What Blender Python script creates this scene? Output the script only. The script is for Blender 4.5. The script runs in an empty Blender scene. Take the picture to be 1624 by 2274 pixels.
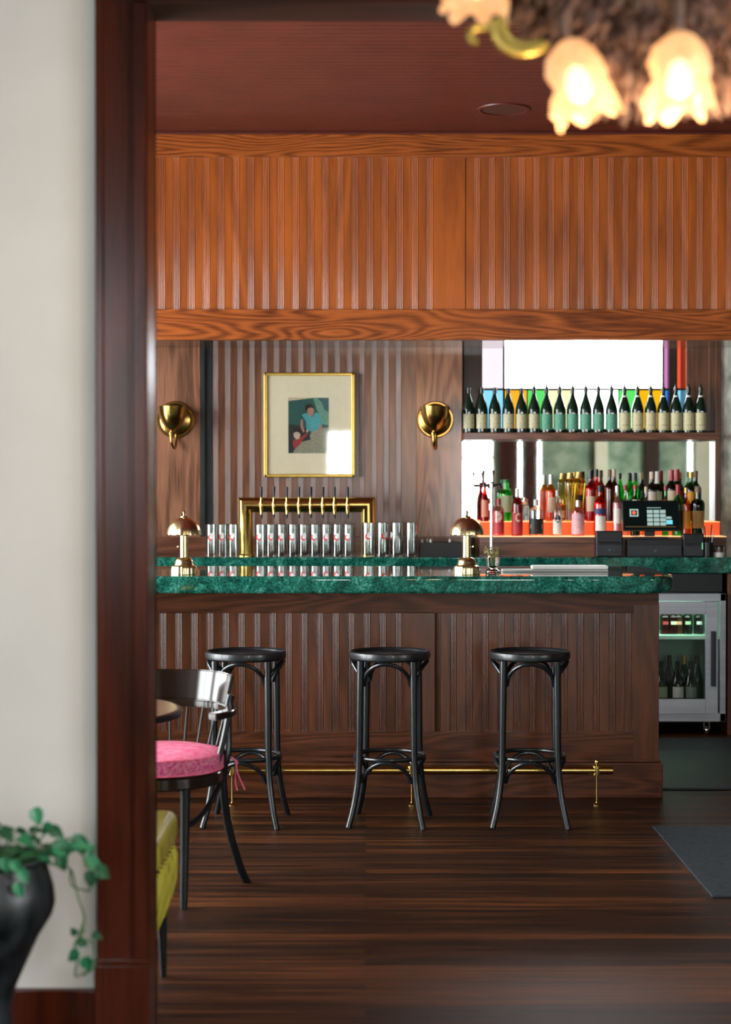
import bpy, bmesh, math, random
from mathutils import Vector, Matrix
random.seed(7)
PI = math.pi
S = bpy.context.scene
COL = S.collection

# ------------------------------------------------------------ camera, world, exposure
F = 3800.0            # focal length in px of the 1624x2274 frame
EYE = 1.44
cam_d = bpy.data.cameras.new('camera'); cam = bpy.data.objects.new('camera', cam_d); COL.objects.link(cam)
cam.location = (0, 0, EYE); cam.rotation_euler = (PI/2 - 0.0137, 0, 0)
cam_d.sensor_fit = 'VERTICAL'; cam_d.sensor_height = 36.0; cam_d.sensor_width = 36.0*1624/2274
cam_d.lens = F/2274*36.0
cam_d.clip_start = 0.05; cam_d.clip_end = 200
cam_d.dof.use_dof = True; cam_d.dof.focus_distance = 7.7; cam_d.dof.aperture_fstop = 2.5
S.camera = cam

S.view_settings.view_transform = 'Standard'; S.view_settings.look = 'None'
S.view_settings.gamma = 1.0; S.view_settings.use_curve_mapping = False
S.view_settings.exposure = 0.0

SKY = 23.5
w = bpy.data.worlds.new('world'); S.world = w; w.use_nodes = True
bg = w.node_tree.nodes['Background']
bg.inputs['Color'].default_value = (0.94, 0.965, 1.0, 1)
bg.inputs['Strength'].default_value = SKY

def window_light(name, loc, rot, sx, sy):
    """daylight guide in a window opening: a portal for the sky"""
    d = bpy.data.lights.new(name, 'AREA'); d.shape = 'RECTANGLE'; d.size = sx; d.size_y = sy
    d.cycles.is_portal = True
    o = bpy.data.objects.new(name, d); COL.objects.link(o); o.location = loc; o.rotation_euler = rot
    return o

# ------------------------------------------------------------ mesh helper
def PX(px, D): return (px-812)*D/F
def PZ(py, D): return EYE + (1085-py)*D/F

class MB:
    def __init__(s): s.bm = bmesh.new()
    def box(s, x0, x1, y0, y1, z0, z1, bevel=0.0, seg=2, M=None):
        r = bmesh.ops.create_cube(s.bm, size=1.0); vs = r['verts']
        for v in vs:
            v.co = Vector(((x0+x1)/2 + v.co.x*(x1-x0), (y0+y1)/2 + v.co.y*(y1-y0), (z0+z1)/2 + v.co.z*(z1-z0)))
        if bevel > 0:
            es = list({e for v in vs for e in v.link_edges})
            rr = bmesh.ops.bevel(s.bm, geom=es, offset=bevel, segments=seg, affect='EDGES', profile=0.5)
            vs = [v for v in rr['verts']] + [v for v in vs if v.is_valid]
        if M is not None:
            for v in set(vs): v.co = M @ v.co
        return s
    def tube(s, pts, r, n=10, cap=True, closed=False):
        pts = [Vector(p) for p in pts]; N = len(pts)
        rs = r if isinstance(r, (list, tuple)) else [r]*N
        T = []
        for i in range(N):
            if closed: a = pts[i]-pts[i-1]
            else: a = (pts[i]-pts[i-1]) if i > 0 else (pts[1]-pts[0])
            T.append(a.normalized())
        t = T[0]; up = Vector((0, 0, 1)) if abs(t.z) < 0.9 else Vector((1, 0, 0))
        u = t.cross(up).normalized(); rings = []
        for i in range(N):
            t0 = T[i]; t1 = T[(i+1) % N] if (closed or i < N-1) else T[i]
            u = (u - t0*u.dot(t0)).normalized(); v = t0.cross(u)
            b = (t0+t1)
            b = b.normalized() if b.length > 1e-6 else t0
            ring = []
            for k in range(n):
                a = 2*PI*k/n; o = (u*math.cos(a)+v*math.sin(a))*rs[i]
                d = t0.dot(b)
                if abs(d) > 0.3: o = o - t0*(o.dot(b)/d)
                ring.append(s.bm.verts.new(pts[i]+o))
            rings.append(ring)
        M = N if closed else N-1
        for i in range(M):
            A = rings[i]; B = rings[(i+1) % N]; sh = 0
            if closed and i == N-1:
                sh = min(range(n), key=lambda q: (A[0].co-B[q].co).length)
            for k in range(n):
                s.bm.faces.new((A[k], A[(k+1) % n], B[(k+1+sh) % n], B[(k+sh) % n]))
        if cap and not closed:
            s.bm.faces.new(list(reversed(rings[0]))); s.bm.faces.new(rings[-1])
        return s
    def lathe(s, prof, n=32, c=(0, 0, 0), mod=None, M=None, a0=0, a1=None):
        full = a1 is None
        c = Vector(c); rings = []; cnt = n if full else n+1
        span = 2*PI if full else (a1-a0)
        for (r, z) in prof:
            if r < 1e-6 and full:
                p = Vector((0, 0, z)); p = (M @ p) if M is not None else p
                rings.append([s.bm.verts.new(c+p)]); continue
            ring = []
            for k in range(cnt):
                a = a0 + span*k/n
                rr, zz = mod(r, z, a) if mod else (r, z)
                p = Vector((rr*math.cos(a), rr*math.sin(a), zz)); p = (M @ p) if M is not None else p
                ring.append(s.bm.verts.new(c+p))
            rings.append(ring)
        for A, B in zip(rings, rings[1:]):
            if len(A) == 1 and len(B) == 1: continue
            for k in range(n):
                k2 = (k+1) % n if full else k+1
                if len(A) == 1: s.bm.faces.new((A[0], B[k2], B[k]))
                elif len(B) == 1: s.bm.faces.new((A[k], A[k2], B[0]))
                else: s.bm.faces.new((A[k], A[k2], B[k2], B[k]))
        return s
    def poly(s, pts):
        s.bm.faces.new([s.bm.verts.new(Vector(p)) for p in pts]); return s
    def prism(s, pts, d):
        """closed polygon pts extruded by vector d"""
        d = Vector(d); A = [s.bm.verts.new(Vector(p)) for p in pts]; B = [s.bm.verts.new(Vector(p)+d) for p in pts]
        n = len(pts); s.bm.faces.new(A); s.bm.faces.new(list(reversed(B)))
        for k in range(n): s.bm.faces.new((A[k], B[k], B[(k+1) % n], A[(k+1) % n]))
        return s
    def build(s, name, mat, parent=None, loc=None, smooth=True, ang=0.6, fixn=True):
        bm = s.bm
        if fixn: bmesh.ops.recalc_face_normals(bm, faces=bm.faces)
        for f in bm.faces: f.smooth = smooth
        if smooth:
            for e in bm.edges:
                if len(e.link_faces) == 2 and e.calc_face_angle(0) > ang: e.smooth = False
        me = bpy.data.meshes.new(name); bm.to_mesh(me); bm.free()
        me.materials.append(mat)
        o = bpy.data.objects.new(name, me); COL.objects.link(o)
        if parent is not None: o.parent = parent
        if loc is not None: o.location = loc
        if smooth:
            wm = o.modifiers.new('weighted_normals', 'WEIGHTED_NORMAL'); wm.keep_sharp = True; wm.weight = 80
        return o

def tag(o, label, cat, group=None, kind=None):
    o['label'] = label; o['category'] = cat
    if group: o['group'] = group
    if kind: o['kind'] = kind
    return o
def thing(name, label, cat, loc=(0, 0, 0), rz=0, group=None):
    o = bpy.data.objects.new(name, None); o.empty_display_size = 0.05; COL.objects.link(o)
    o.location = loc; o.rotation_euler = (0, 0, rz)
    return tag(o, label, cat, group)
def struct(o, label=None):
    o['kind'] = 'structure'
    if label: o['label'] = label
    return o
def dup(root, loc, rz=None, label=None, group=None):
    r = root.copy(); COL.objects.link(r); r.location = loc
    if rz is not None: r.rotation_euler = (0, 0, rz)
    if label: r['label'] = label
    if group: r['group'] = group
    def rec(a, b):
        for ch in a.children:
            c = ch.copy(); COL.objects.link(c); c.parent = b; rec(ch, c)
    rec(root, r); return r
def smoothpath(pts, n=6):
    P = [Vector(p) for p in pts]; out = []
    for i in range(len(P)-1):
        p0 = P[max(i-1, 0)]; p1 = P[i]; p2 = P[i+1]; p3 = P[min(i+2, len(P)-1)]
        for k in range(n):
            t = k/n
            out.append(0.5*((2*p1)+(p2-p0)*t+(2*p0-5*p1+4*p2-p3)*t*t+(3*p1-p0-3*p2+p3)*t**3))
    out.append(P[-1]); return out

# ------------------------------------------------------------ materials
def newmat(name):
    m = bpy.data.materials.new(name); m.use_nodes = True
    return m, m.node_tree.nodes, m.node_tree.links, m.node_tree.nodes['Principled BSDF']
def pbr(name, col, rough=0.5, metal=0.0, coat=0.0, emit=None, es=0.0, trans=0.0, ior=1.45, spec=0.5, sheen=0.0):
    m, N, L, b = newmat(name)
    b.inputs['Base Color'].default_value = (*col, 1); b.inputs['Roughness'].default_value = rough
    b.inputs['Metallic'].default_value = metal; b.inputs['Coat Weight'].default_value = coat
    b.inputs['Coat Roughness'].default_value = 0.05
    b.inputs['IOR'].default_value = ior; b.inputs['Transmission Weight'].default_value = trans
    b.inputs['Specular IOR Level'].default_value = spec; b.inputs['Sheen Weight'].default_value = sheen
    if emit: b.inputs['Emission Color'].default_value = (*emit, 1); b.inputs['Emission Strength'].default_value = es
    # slight surface variation so nothing is perfectly uniform
    if not trans and not emit:
        tc = N.new('ShaderNodeTexCoord'); no = N.new('ShaderNodeTexNoise'); no.inputs['Scale'].default_value = 14; no.inputs['Detail'].default_value = 5
        mr = N.new('ShaderNodeMapRange'); mr.inputs['To Min'].default_value = max(0.0, rough*0.8); mr.inputs['To Max'].default_value = min(1.0, rough*1.25)
        L.new(tc.outputs['Object'], no.inputs['Vector']); L.new(no.outputs['Fac'], mr.inputs['Value']); L.new(mr.outputs['Result'], b.inputs['Roughness'])
    return m
def ramp(N, stops):
    r = N.new('ShaderNodeValToRGB'); e = r.color_ramp.elements
    while len(e) < len(stops): e.new(0.5)
    for i, (p, c) in enumerate(stops): e[i].position = p; e[i].color = (*c, 1)
    return r
def wood(name, dark, light, axis='z', rough=0.28, coat=0.25, ring=9.0, contrast=0.75, bump=0.15, coatr=0.12):
    m, N, L, b = newmat(name)
    tc = N.new('ShaderNodeTexCoord'); mp = N.new('ShaderNodeMapping')
    along, across = 0.5, 4.5
    mp.inputs['Scale'].default_value = {'x': (along, across, across), 'y': (across, along, across), 'z': (across, across, along)}[axis]
    n1 = N.new('ShaderNodeTexNoise'); n1.inputs['Scale'].default_value = 1.0; n1.inputs['Detail'].default_value = 2.0; n1.inputs['Distortion'].default_value = 0.35
    mul = N.new('ShaderNodeMath'); mul.operation = 'MULTIPLY'; mul.inputs[1].default_value = ring*6
    sn = N.new('ShaderNodeMath'); sn.operation = 'SINE'
    mp2 = N.new('ShaderNodeMapping')
    a2, c2 = 6, 170
    mp2.inputs['Scale'].default_value = {'x': (a2, c2, c2), 'y': (c2, a2, c2), 'z': (c2, c2, a2)}[axis]
    n2 = N.new('ShaderNodeTexNoise'); n2.inputs['Scale'].default_value = 1.0; n2.inputs['Detail'].default_value = 6.0
    n3 = N.new('ShaderNodeTexNoise'); n3.inputs['Scale'].default_value = 0.9; n3.inputs['Detail'].default_value = 3.0
    L.new(tc.outputs['Object'], mp.inputs['Vector']); L.new(mp.outputs['Vector'], n1.inputs['Vector'])
    L.new(n1.outputs['Fac'], mul.inputs[0]); L.new(mul.outputs[0], sn.inputs[0])
    L.new(tc.outputs['Object'], mp2.inputs['Vector']); L.new(mp2.outputs['Vector'], n2.inputs['Vector'])
    L.new(tc.outputs['Object'], n3.inputs['Vector'])
    # fac = 0.5 + .22*sin + .9*(n2-.5) + .3*(n3-.5)
    def mad(x, k, c):
        q = N.new('ShaderNodeMath'); q.operation = 'MULTIPLY_ADD'; L.new(x, q.inputs[0]); q.inputs[1].default_value = k
        if isinstance(c, float): q.inputs[2].default_value = c
        else: L.new(c, q.inputs[2])
        return q.outputs[0]
    s1 = mad(sn.outputs[0], 0.20*contrast, 0.5-0.5*contrast-0.25)
    s2 = mad(n2.outputs['Fac'], 1.0*contrast, s1)
    s3 = mad(n3.outputs['Fac'], 0.5, s2)
    r = ramp(N, [(0.12, dark), (0.78, light)])
    L.new(s3, r.inputs['Fac']); L.new(r.outputs['Color'], b.inputs['Base Color'])
    b.inputs['Roughness'].default_value = rough; b.inputs['Coat Weight'].default_value = coat; b.inputs['Coat Roughness'].default_value = coatr; b.inputs['Specular IOR Level'].default_value = .22
    bp = N.new('ShaderNodeBump'); bp.inputs['Strength'].default_value = bump; bp.inputs['Distance'].default_value = 0.002
    L.new(s2, bp.inputs['Height']); L.new(bp.outputs['Normal'], b.inputs['Normal'])
    return m

ORG_D, ORG_L = (0.11, 0.020, 0.003), (0.50, 0.118, 0.014)
BRN_D, BRN_L = (0.018, 0.005, 0.0015), (0.125, 0.033, 0.009)
W_up_v = wood('orange_oak_vertical', ORG_D, ORG_L, 'z', rough=0.42, ring=5.0, contrast=0.5, coat=1.0, coatr=.20)
W_up_h = wood('orange_oak_horizontal', (0.08, 0.016, 0.004), (0.42, 0.105, 0.020), 'x', rough=0.36, ring=24.0, contrast=0.95)
W_wall_v = wood('walnut_oak_vertical', (0.045, 0.015, 0.007), (0.18, 0.062, 0.026), 'z', rough=0.34, ring=14.0, contrast=0.6, coat=1.0, coatr=.20)
W_scon = wood('sconce_panel_oak', (0.06, 0.024, 0.014), (0.33, 0.145, 0.080), 'z', rough=0.34, ring=14.0, contrast=0.8, coat=.5)
W_wall_h = wood('walnut_oak_horizontal', (0.05, 0.018, 0.011), (0.20, 0.075, 0.040), 'x', rough=0.30, ring=14.0)
W_bar_v = wood('dark_oak_vertical', BRN_D, BRN_L, 'z', rough=0.30, ring=10.0, contrast=.5, coat=.8, coatr=.22)
W_bar_h = wood('dark_oak_horizontal', BRN_D, (0.11, 0.033, 0.012), 'x', rough=0.36, ring=18.0, contrast=.8)
W_case = wood('mahogany_casing', (0.007, 0.002, 0.001), (0.078, 0.013, 0.0045), 'z', rough=0.22, ring=5, contrast=0.7, bump=0.03, coat=0.0)
W_case_h = wood('mahogany_header', (0.010, 0.003, 0.0015), (0.070, 0.018, 0.008), 'x', rough=0.5, coat=0, ring=5, contrast=0.6, bump=0.05)
W_dark = wood('blackened_oak', (0.006, 0.004, 0.003), (0.045, 0.020, 0.011), 'z', rough=0.35)
W_soffit = wood('soffit_oak', (0.04, 0.018, 0.010), (0.16, 0.075, 0.040), 'x', rough=0.16, coat=0.6, ring=12)

def floor_mat():
    m, N, L, b = newmat('dark_plank_floor')
    tc = N.new('ShaderNodeTexCoord')
    br = N.new('ShaderNodeTexBrick'); br.offset = 0.37; br.squash = 1.0
    br.inputs['Scale'].default_value = 1.0; br.inputs['Brick Width'].default_value = 1.9; br.inputs['Row Height'].default_value = 0.062
    br.inputs['Mortar Size'].default_value = 0.0012; br.inputs['Mortar Smooth'].default_value = 0.2; br.inputs['Bias'].default_value = -0.1
    br.inputs['Color1'].default_value = (0, 0, 0, 1); br.inputs['Color2'].default_value = (1, 1, 1, 1); br.inputs['Mortar'].default_value = (0, 0, 0, 1)
    L.new(tc.outputs['Object'], br.inputs['Vector'])
    mp = N.new('ShaderNodeMapping'); mp.inputs['Scale'].default_value = (1.3, 75, 1)
    n = N.new('ShaderNodeTexNoise'); n.inputs['Scale'].default_value = 1.0; n.inputs['Detail'].default_value = 7; n.inputs['Roughness'].default_value = 0.65
    L.new(tc.outputs['Object'], mp.inputs['Vector']); L.new(mp.outputs['Vector'], n.inputs['Vector'])
    mx = N.new('ShaderNodeMath'); mx.operation = 'MULTIPLY_ADD'; L.new(br.outputs['Color'], mx.inputs[0]); mx.inputs[1].default_value = 0.32
    m2 = N.new('ShaderNodeMath'); m2.operation = 'MULTIPLY_ADD'; L.new(n.outputs['Fac'], m2.inputs[0]); m2.inputs[1].default_value = 2.1; m2.inputs[2].default_value = -0.80
    L.new(m2.outputs[0], mx.inputs[2])
    r = ramp(N, [(0.0, (0.005, 0.004, 0.003)), (0.35, (0.026, 0.010, 0.005)), (0.85, (0.19, 0.060, 0.018))])
    L.new(mx.outputs[0], r.inputs['Fac'])
    mm = N.new('ShaderNodeMix'); mm.data_type = 'RGBA'; L.new(br.outputs['Fac'], mm.inputs['Factor']); L.new(r.outputs['Color'], mm.inputs['A']); mm.inputs['B'].default_value = (0.004, 0.003, 0.002, 1)
    L.new(mm.outputs['Result'], b.inputs['Base Color'])
    rr = N.new('ShaderNodeMapRange'); rr.inputs['To Min'].default_value = 0.30; rr.inputs['To Max'].default_value = 0.55
    L.new(n.outputs['Fac'], rr.inputs['Value']); L.new(rr.outputs['Result'], b.inputs['Roughness'])
    bp = N.new('ShaderNodeBump'); bp.inputs['Strength'].default_value = 0.25; bp.inputs['Distance'].default_value = 0.003
    L.new(mx.outputs[0], bp.inputs['Height']); L.new(bp.outputs['Normal'], b.inputs['Normal'])
    b.inputs['Specular IOR Level'].default_value = 0.14
    return m
M_floor = floor_mat()

def marble():
    m, N, L, b = newmat('green_marble')
    tc = N.new('ShaderNodeTexCoord')
    n = N.new('ShaderNodeTexNoise'); n.inputs['Scale'].default_value = 11; n.inputs['Detail'].default_value = 12; n.inputs['Roughness'].default_value = 0.75; n.inputs['Distortion'].default_value = 1.2
    L.new(tc.outputs['Object'], n.inputs['Vector'])
    n2 = N.new('ShaderNodeTexNoise'); n2.inputs['Scale'].default_value = 90; n2.inputs['Detail'].default_value = 6; n2.inputs['Roughness'].default_value = 0.7
    L.new(tc.outputs['Object'], n2.inputs['Vector'])
    a = N.new('ShaderNodeMath'); a.operation = 'MULTIPLY_ADD'; L.new(n2.outputs['Fac'], a.inputs[0]); a.inputs[1].default_value = 0.7; a.inputs[2].default_value = -0.35
    c = N.new('ShaderNodeMath'); c.operation = 'ADD'; L.new(n.outputs['Fac'], c.inputs[0]); L.new(a.outputs[0], c.inputs[1])
    r = ramp(N, [(0.30, (0.002, 0.022, 0.016)), (0.46, (0.006, 0.070, 0.050)), (0.59, (0.020, 0.165, 0.118)), (0.78, (0.20, 0.42, 0.35))])
    L.new(c.outputs[0], r.inputs['Fac']); L.new(r.outputs['Color'], b.inputs['Base Color'])
    b.inputs['Roughness'].default_value = 0.035; b.inputs['IOR'].default_value = 1.6; b.inputs['Coat Weight'].default_value = 0.6; b.inputs['Coat Roughness'].default_value = 0.02
    return m
M_marble = marble()

def noisy(name, c1, c2, scale=6, rough=0.6, detail=8, stretch=(1, 1, 1), metal=0, bump=0.0, lo=0.35, hi=0.65, coat=0):
    m, N, L, b = newmat(name)
    tc = N.new('ShaderNodeTexCoord'); mp = N.new('ShaderNodeMapping'); mp.inputs['Scale'].default_value = stretch
    n = N.new('ShaderNodeTexNoise'); n.inputs['Scale'].default_value = scale; n.inputs['Detail'].default_value = detail
    L.new(tc.outputs['Object'], mp.inputs['Vector']); L.new(mp.outputs['Vector'], n.inputs['Vector'])
    r = ramp(N, [(lo, c1), (hi, c2)]); L.new(n.outputs['Fac'], r.inputs['Fac']); L.new(r.outputs['Color'], b.inputs['Base Color'])
    b.inputs['Roughness'].default_value = rough; b.inputs['Metallic'].default_value = metal; b.inputs['Coat Weight'].default_value = coat
    if bump:
        bp = N.new('ShaderNodeBump'); bp.inputs['Strength'].default_value = bump; bp.inputs['Distance'].default_value = 0.004
        L.new(n.outputs['Fac'], bp.inputs['Height']); L.new(bp.outputs['Normal'], b.inputs['Normal'])
    return m
M_white = noisy('white_plaster', (0.72, 0.70, 0.68), (0.78, 0.76, 0.74), 3, 0.7)
M_redceil = noisy('oxblood_beadboard', (0.080, 0.013, 0.007), (0.105, 0.017, 0.010), 5, 0.42)
M_ceil = noisy('darkened_ceiling', (0.16, 0.12, 0.09), (0.20, 0.15, 0.11), 3, 0.7)  # unseen near ceiling, cream darkened to cut ambient light
M_greenwall = noisy('grey_green_plaster', (0.09, 0.17, 0.11), (0.36, 0.43, 0.31), 4, 0.7)
M_stone = noisy('mottled_grey_stone', (0.26, 0.29, 0.23), (0.92, 0.91, 0.80), 9, 0.5, 12, (1.6, 1.6, 0.7), bump=0.1)
M_brass = noisy('polished_brass', (0.66, 0.45, 0.13), (0.74, 0.52, 0.17), 20, 0.2, metal=1)
M_brass_pale = noisy('pale_brass', (0.74, 0.60, 0.32), (0.80, 0.66, 0.38), 20, 0.24, metal=1)
M_brass_old = noisy('aged_brass', (0.38, 0.22, 0.06), (0.52, 0.32, 0.09), 18, 0.22, metal=1)
M_gold = noisy('gold_frame', (0.72, 0.48, 0.10), (0.80, 0.55, 0.14), 30, 0.28, metal=1)
M_chrome = pbr('chrome', (0.8, 0.8, 0.8), 0.08, 1)
M_steel = noisy('brushed_steel', (0.42, 0.44, 0.48), (0.50, 0.52, 0.56), 40, 0.42, stretch=(0.05, 1, 1), metal=0.75)
M_blackwood = noisy('black_lacquered_beech', (0.004, 0.006, 0.008), (0.008, 0.011, 0.013), 12, 0.30, coat=0.1)
M_blackseat = noisy('black_lacquered_seat', (0.005, 0.007, 0.009), (0.010, 0.013, 0.015), 30, 0.36, coat=0.2)
M_black = pbr('black_plastic', (0.008, 0.009, 0.010), 0.38)
M_blackgloss = pbr('black_gloss', (0.004, 0.005, 0.006), 0.12)
M_rubber = noisy('dark_rubber_mat', (0.006, 0.010, 0.012), (0.014, 0.022, 0.024), 60, 0.55)
M_matblue = noisy('blue_grey_mat', (0.012, 0.020, 0.028), (0.030, 0.042, 0.052), 50, 0.75)
M_glass = pbr('clear_glass', (0.98, 1.0, 0.99), 0.0, trans=1.0, ior=1.45)
M_mirror = pbr('mirror_silver', (0.80, 0.82, 0.78), 0.015, 1.0)
M_chair = wood('chair_black_brown', (0.006, 0.004, 0.003), (0.022, 0.012, 0.008), 'x', rough=0.16, coat=0.8, ring=1.0, bump=0.02)

def lite(name, col, edge=0.35, gloss=0.06):
    """thin coloured glass: tinted see-through with mirror reflections at its edges"""
    m = bpy.data.materials.new(name); m.use_nodes = True; N = m.node_tree.nodes; L = m.node_tree.links; N.clear()
    o = N.new('ShaderNodeOutputMaterial'); t = N.new('ShaderNodeBsdfTransparent'); t.inputs['Color'].default_value = (*col, 1)
    g = N.new('ShaderNodeBsdfGlossy'); g.inputs['Roughness'].default_value = 0.03
    lw = N.new('ShaderNodeLayerWeight'); lw.inputs['Blend'].default_value = 0.25
    mr = N.new('ShaderNodeMapRange'); mr.inputs['To Min'].default_value = gloss; mr.inputs['To Max'].default_value = edge
    mx = N.new('ShaderNodeMixShader')
    L.new(lw.outputs['Fresnel'], mr.inputs['Value']); L.new(mr.outputs['Result'], mx.inputs['Fac'])
    L.new(t.outputs[0], mx.inputs[1]); L.new(g.outputs[0], mx.inputs[2]); L.new(mx.outputs[0], o.inputs['Surface'])
    return m
G_clear = lite('window_glass', (0.97, 0.98, 0.97), 0.6, 0.03)

# ------------------------------------------------------------ reeded panelling
def reeded(name, x0, x1, z0, z1, yf, period, rw, ph, mat, parent=None, flat=None, reeds=5, depth=0.0025, thick=0.03):
    """vertical board panel: flat strips alternating with reeded strips; reeds start at ph + k*period"""
    prof = []       # (x, y)
    k = math.floor((x0-ph)/period)-1
    x = x0; prof.append((x0, yf))
    while True:
        a = ph+k*period; b = a+rw; k += 1
        if b <= x0+0.002: continue
        if a >= x1-0.01: break
        a2 = max(a, x0+0.001); b2 = min(b, x1-0.001)
        if flat and any(a2 < f1 and b2 > f0 for f0, f1 in flat): continue
        prof.append((a2, yf)); prof.append((a2+0.0005, yf+depth+.0006))
        wdt = (b2-a2-0.001)/reeds
        for q in range(reeds):
            for s in range(1, 7):
                t = s/6.0
                prof.append((a2+0.0005+wdt*(q+t), yf+depth+.0006-depth*math.sin(PI*t)))
        prof.append((b2, yf))
    prof.append((x1, yf))
    m = MB(); bm = m.bm
    A = [bm.verts.new((p[0], p[1], z0)) for p in prof]; B = [bm.verts.new((p[0], p[1], z1)) for p in prof]
    for i in range(len(prof)-1): bm.faces.new((A[i], A[i+1], B[i+1], B[i]))
    m.box(x0, x1, yf+0.006, yf+thick, z0, z1)
    return m.build(name, mat, parent, ang=0.9, fixn=False)

# ============================================================ SETTING
XL, XR = -3.2, 5.0
YB = 10.5                     # back wall of the bar room
YO0, YO1 = 4.2, 4.37          # cased opening between the rooms
YR = -1.8                     # wall behind the viewer
XW = -3.2                     # left wall of the near room
ZC = 3.5; ZC2 = 3.3

struct(MB().box(XL-.2, XR+.2, YR-.2, YB+.3, -0.1, 0).build('floor', M_floor), 'dark stained plank floor running left to right')
# ceiling of bar room: beadboard
m = MB(); bm = m.bm
yy = YO1; prof = []
while yy < YB:
    for t, d in ((0, 0.004), (0.004, 0.0), (0.060, 0.0), (0.063, 0.004)): prof.append((yy+t, ZC+d))
    yy += 0.0655
A = [bm.verts.new((XL, p[0], p[1])) for p in prof]; B = [bm.verts.new((XR, p[0], p[1])) for p in prof]
for i in range(len(prof)-1): bm.faces.new((A[i], B[i], B[i+1], A[i+1]))
m.box(XL-.2, XR+.2, YO0, YB+.3, ZC+0.01, ZC+.12)
struct(m.build('ceiling', M_redceil, smooth=False), 'oxblood red beadboard ceiling over the bar')
struct(MB().box(XW-.2, XR+.2, YR-.2, YO0, ZC2, ZC2+.12).build('ceiling_near', M_ceil))

# --- back wall with window opening
WX0, WX1, WZ0, WZ1 = PX(1070, YB), PX(1521, YB), 1.80, 2.36
m = MB()
m.box(XL-.2, WX0, YB, YB+.15, 0, ZC); m.box(WX1, XR+.2, YB, YB+.15, 0, ZC)
m.box(WX0, WX1, YB, YB+.15, 0, WZ0); m.box(WX0, WX1, YB, YB+.15, WZ1, ZC)
struct(m.build('wall_back', W_dark, smooth=False), 'dark wood back wall behind the bar')

def wall_with_windows_x(name, x, t, y0, y1, z1, wins, mat):
    m = MB(); ys = y0
    for (a, b, c, d) in sorted(wins):
        m.box(x, x+t, ys, a, 0, z1); m.box(x, x+t, a, b, 0, c); m.box(x, x+t, a, b, d, z1); ys = b
    m.box(x, x+t, ys, y1, 0, z1)
    return struct(m.build(name, mat, smooth=False))
def wall_with_windows_y(name, y, t, x0, x1, z1, wins, mat):
    m = MB(); xs = x0
    for (a, b, c, d) in sorted(wins):
        m.box(xs, a, y, y+t, 0, z1); m.box(a, b, y, y+t, 0, c); m.box(a, b, y, y+t, d, z1); xs = b
    m.box(xs, x1, y, y+t, 0, z1)
    return struct(m.build(name, mat, smooth=False))
LW = [(4.6, 6.0, 0.25, 3.1), (6.2, 7.6, 0.25, 3.1), (7.8, 9.2, 0.25, 3.1)]
wall_with_windows_x('wall_left', XL-.15, .15, YO1, YB, ZC, LW, W_dark)  # unseen wall set in dark wood to cut ambient light
RW = [(-2.4, -1.5, 1.3, 2.8), (-0.55, -0.12, 0.9, 2.24), (1.02, 1.74, 0.8, 2.5), (2.04, 2.085, .7, 2.6), (2.30, 2.345, .7, 2.6), (4.30, 4.36, .8, 2.5)]
wall_with_windows_y('wall_rear', YR-.15, .15, XW, XR, ZC2, RW, M_greenwall)
ADDED_XW = [(-.9, .5, 0.9, 2.7), (1.0, 2.4, 0.9, 2.7)]  # unseen windows added to light the rear wall shown in the mirror
wall_with_windows_x('wall_right', XR, .15, YR, YB, ZC, ADDED_XW, W_dark)  # out of view, likewise dark to cut ambient light
struct(MB().box(XW-.15, XW, YR-.15, YO0, 0, ZC2).build('wall_near_left', M_greenwall, smooth=False))

wn = [1]
def window_unit(cx, cy, w, z0, z1, axis, inward):
    """plain sash window, 2 x 2 lights, in an outside wall"""
    wn[0] += 1; t = 0.05
    e = bpy.data.objects.new('window_%d' % wn[0], None); COL.objects.link(e); e.location = (cx, cy, z0)
    if axis == 'x': e.rotation_euler = (0, 0, PI/2)
    struct(e)
    h = z1-z0; m = MB()
    m.box(-w/2, w/2, -.04, .04, 0, t, .004); m.box(-w/2, w/2, -.04, .04, h-t, h, .004)
    m.box(-w/2, -w/2+t, -.04, .04, t, h-t, .004); m.box(w/2-t, w/2, -.04, .04, t, h-t, .004)
    m.box(-w/2+t, w/2-t, -.03, .03, h*.62-.02, h*.62+.02); m.box(-.012, .012, -.02, .02, t, h-t)
    m.build('window_frame', M_creamtrim, e)
    MB().box(-w/2+t, w/2-t, -.003, .003, t, h-t).build('pane', G_clear, e)
M_creamtrim = noisy('cream_paint', (0.62, 0.58, 0.42), (0.68, 0.64, 0.48), 5, 0.5)
for (a, b, c, d) in LW:
    window_unit(XL-.075, (a+b)/2, b-a, c, d, 'x', 1)
    window_light('window_daylight', (XL-.2, (a+b)/2, (c+d)/2), (0, -PI/2, 0), d-c, b-a)
for (a, b, c, d) in RW:
    if b-a > .2: window_unit((a+b)/2, YR-.075, b-a, c, d, 'y', 1)
    window_light('window_daylight', ((a+b)/2, YR-.2, (c+d)/2), (PI/2, 0, 0), b-a, d-c)
for (a, b, c, d) in ADDED_XW:
    window_unit(XR+.075, (a+b)/2, b-a, c, d, 'x', -1)
    window_light('window_daylight', (XR+.2, (a+b)/2, (c+d)/2), (0, PI/2, 0), d-c, b-a)
# casings on the wall behind the viewer, seen in the bar mirror
tn = [0]
def trim(mb, mat, label=None, **k):
    tn[0] += 1
    return struct(mb.build('trim_%d' % tn[0], mat, **k), label)
for (a, b, mt) in ((1.78, 2.02, W_case), (2.12, 2.28, W_case), (3.05, 3.22, M_creamtrim), (3.72, 3.90, W_dark), (4.38, 4.6, M_creamtrim)):
    trim(MB().box(a, b, YR, YR+.06, 0, 2.7), mt)

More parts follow.
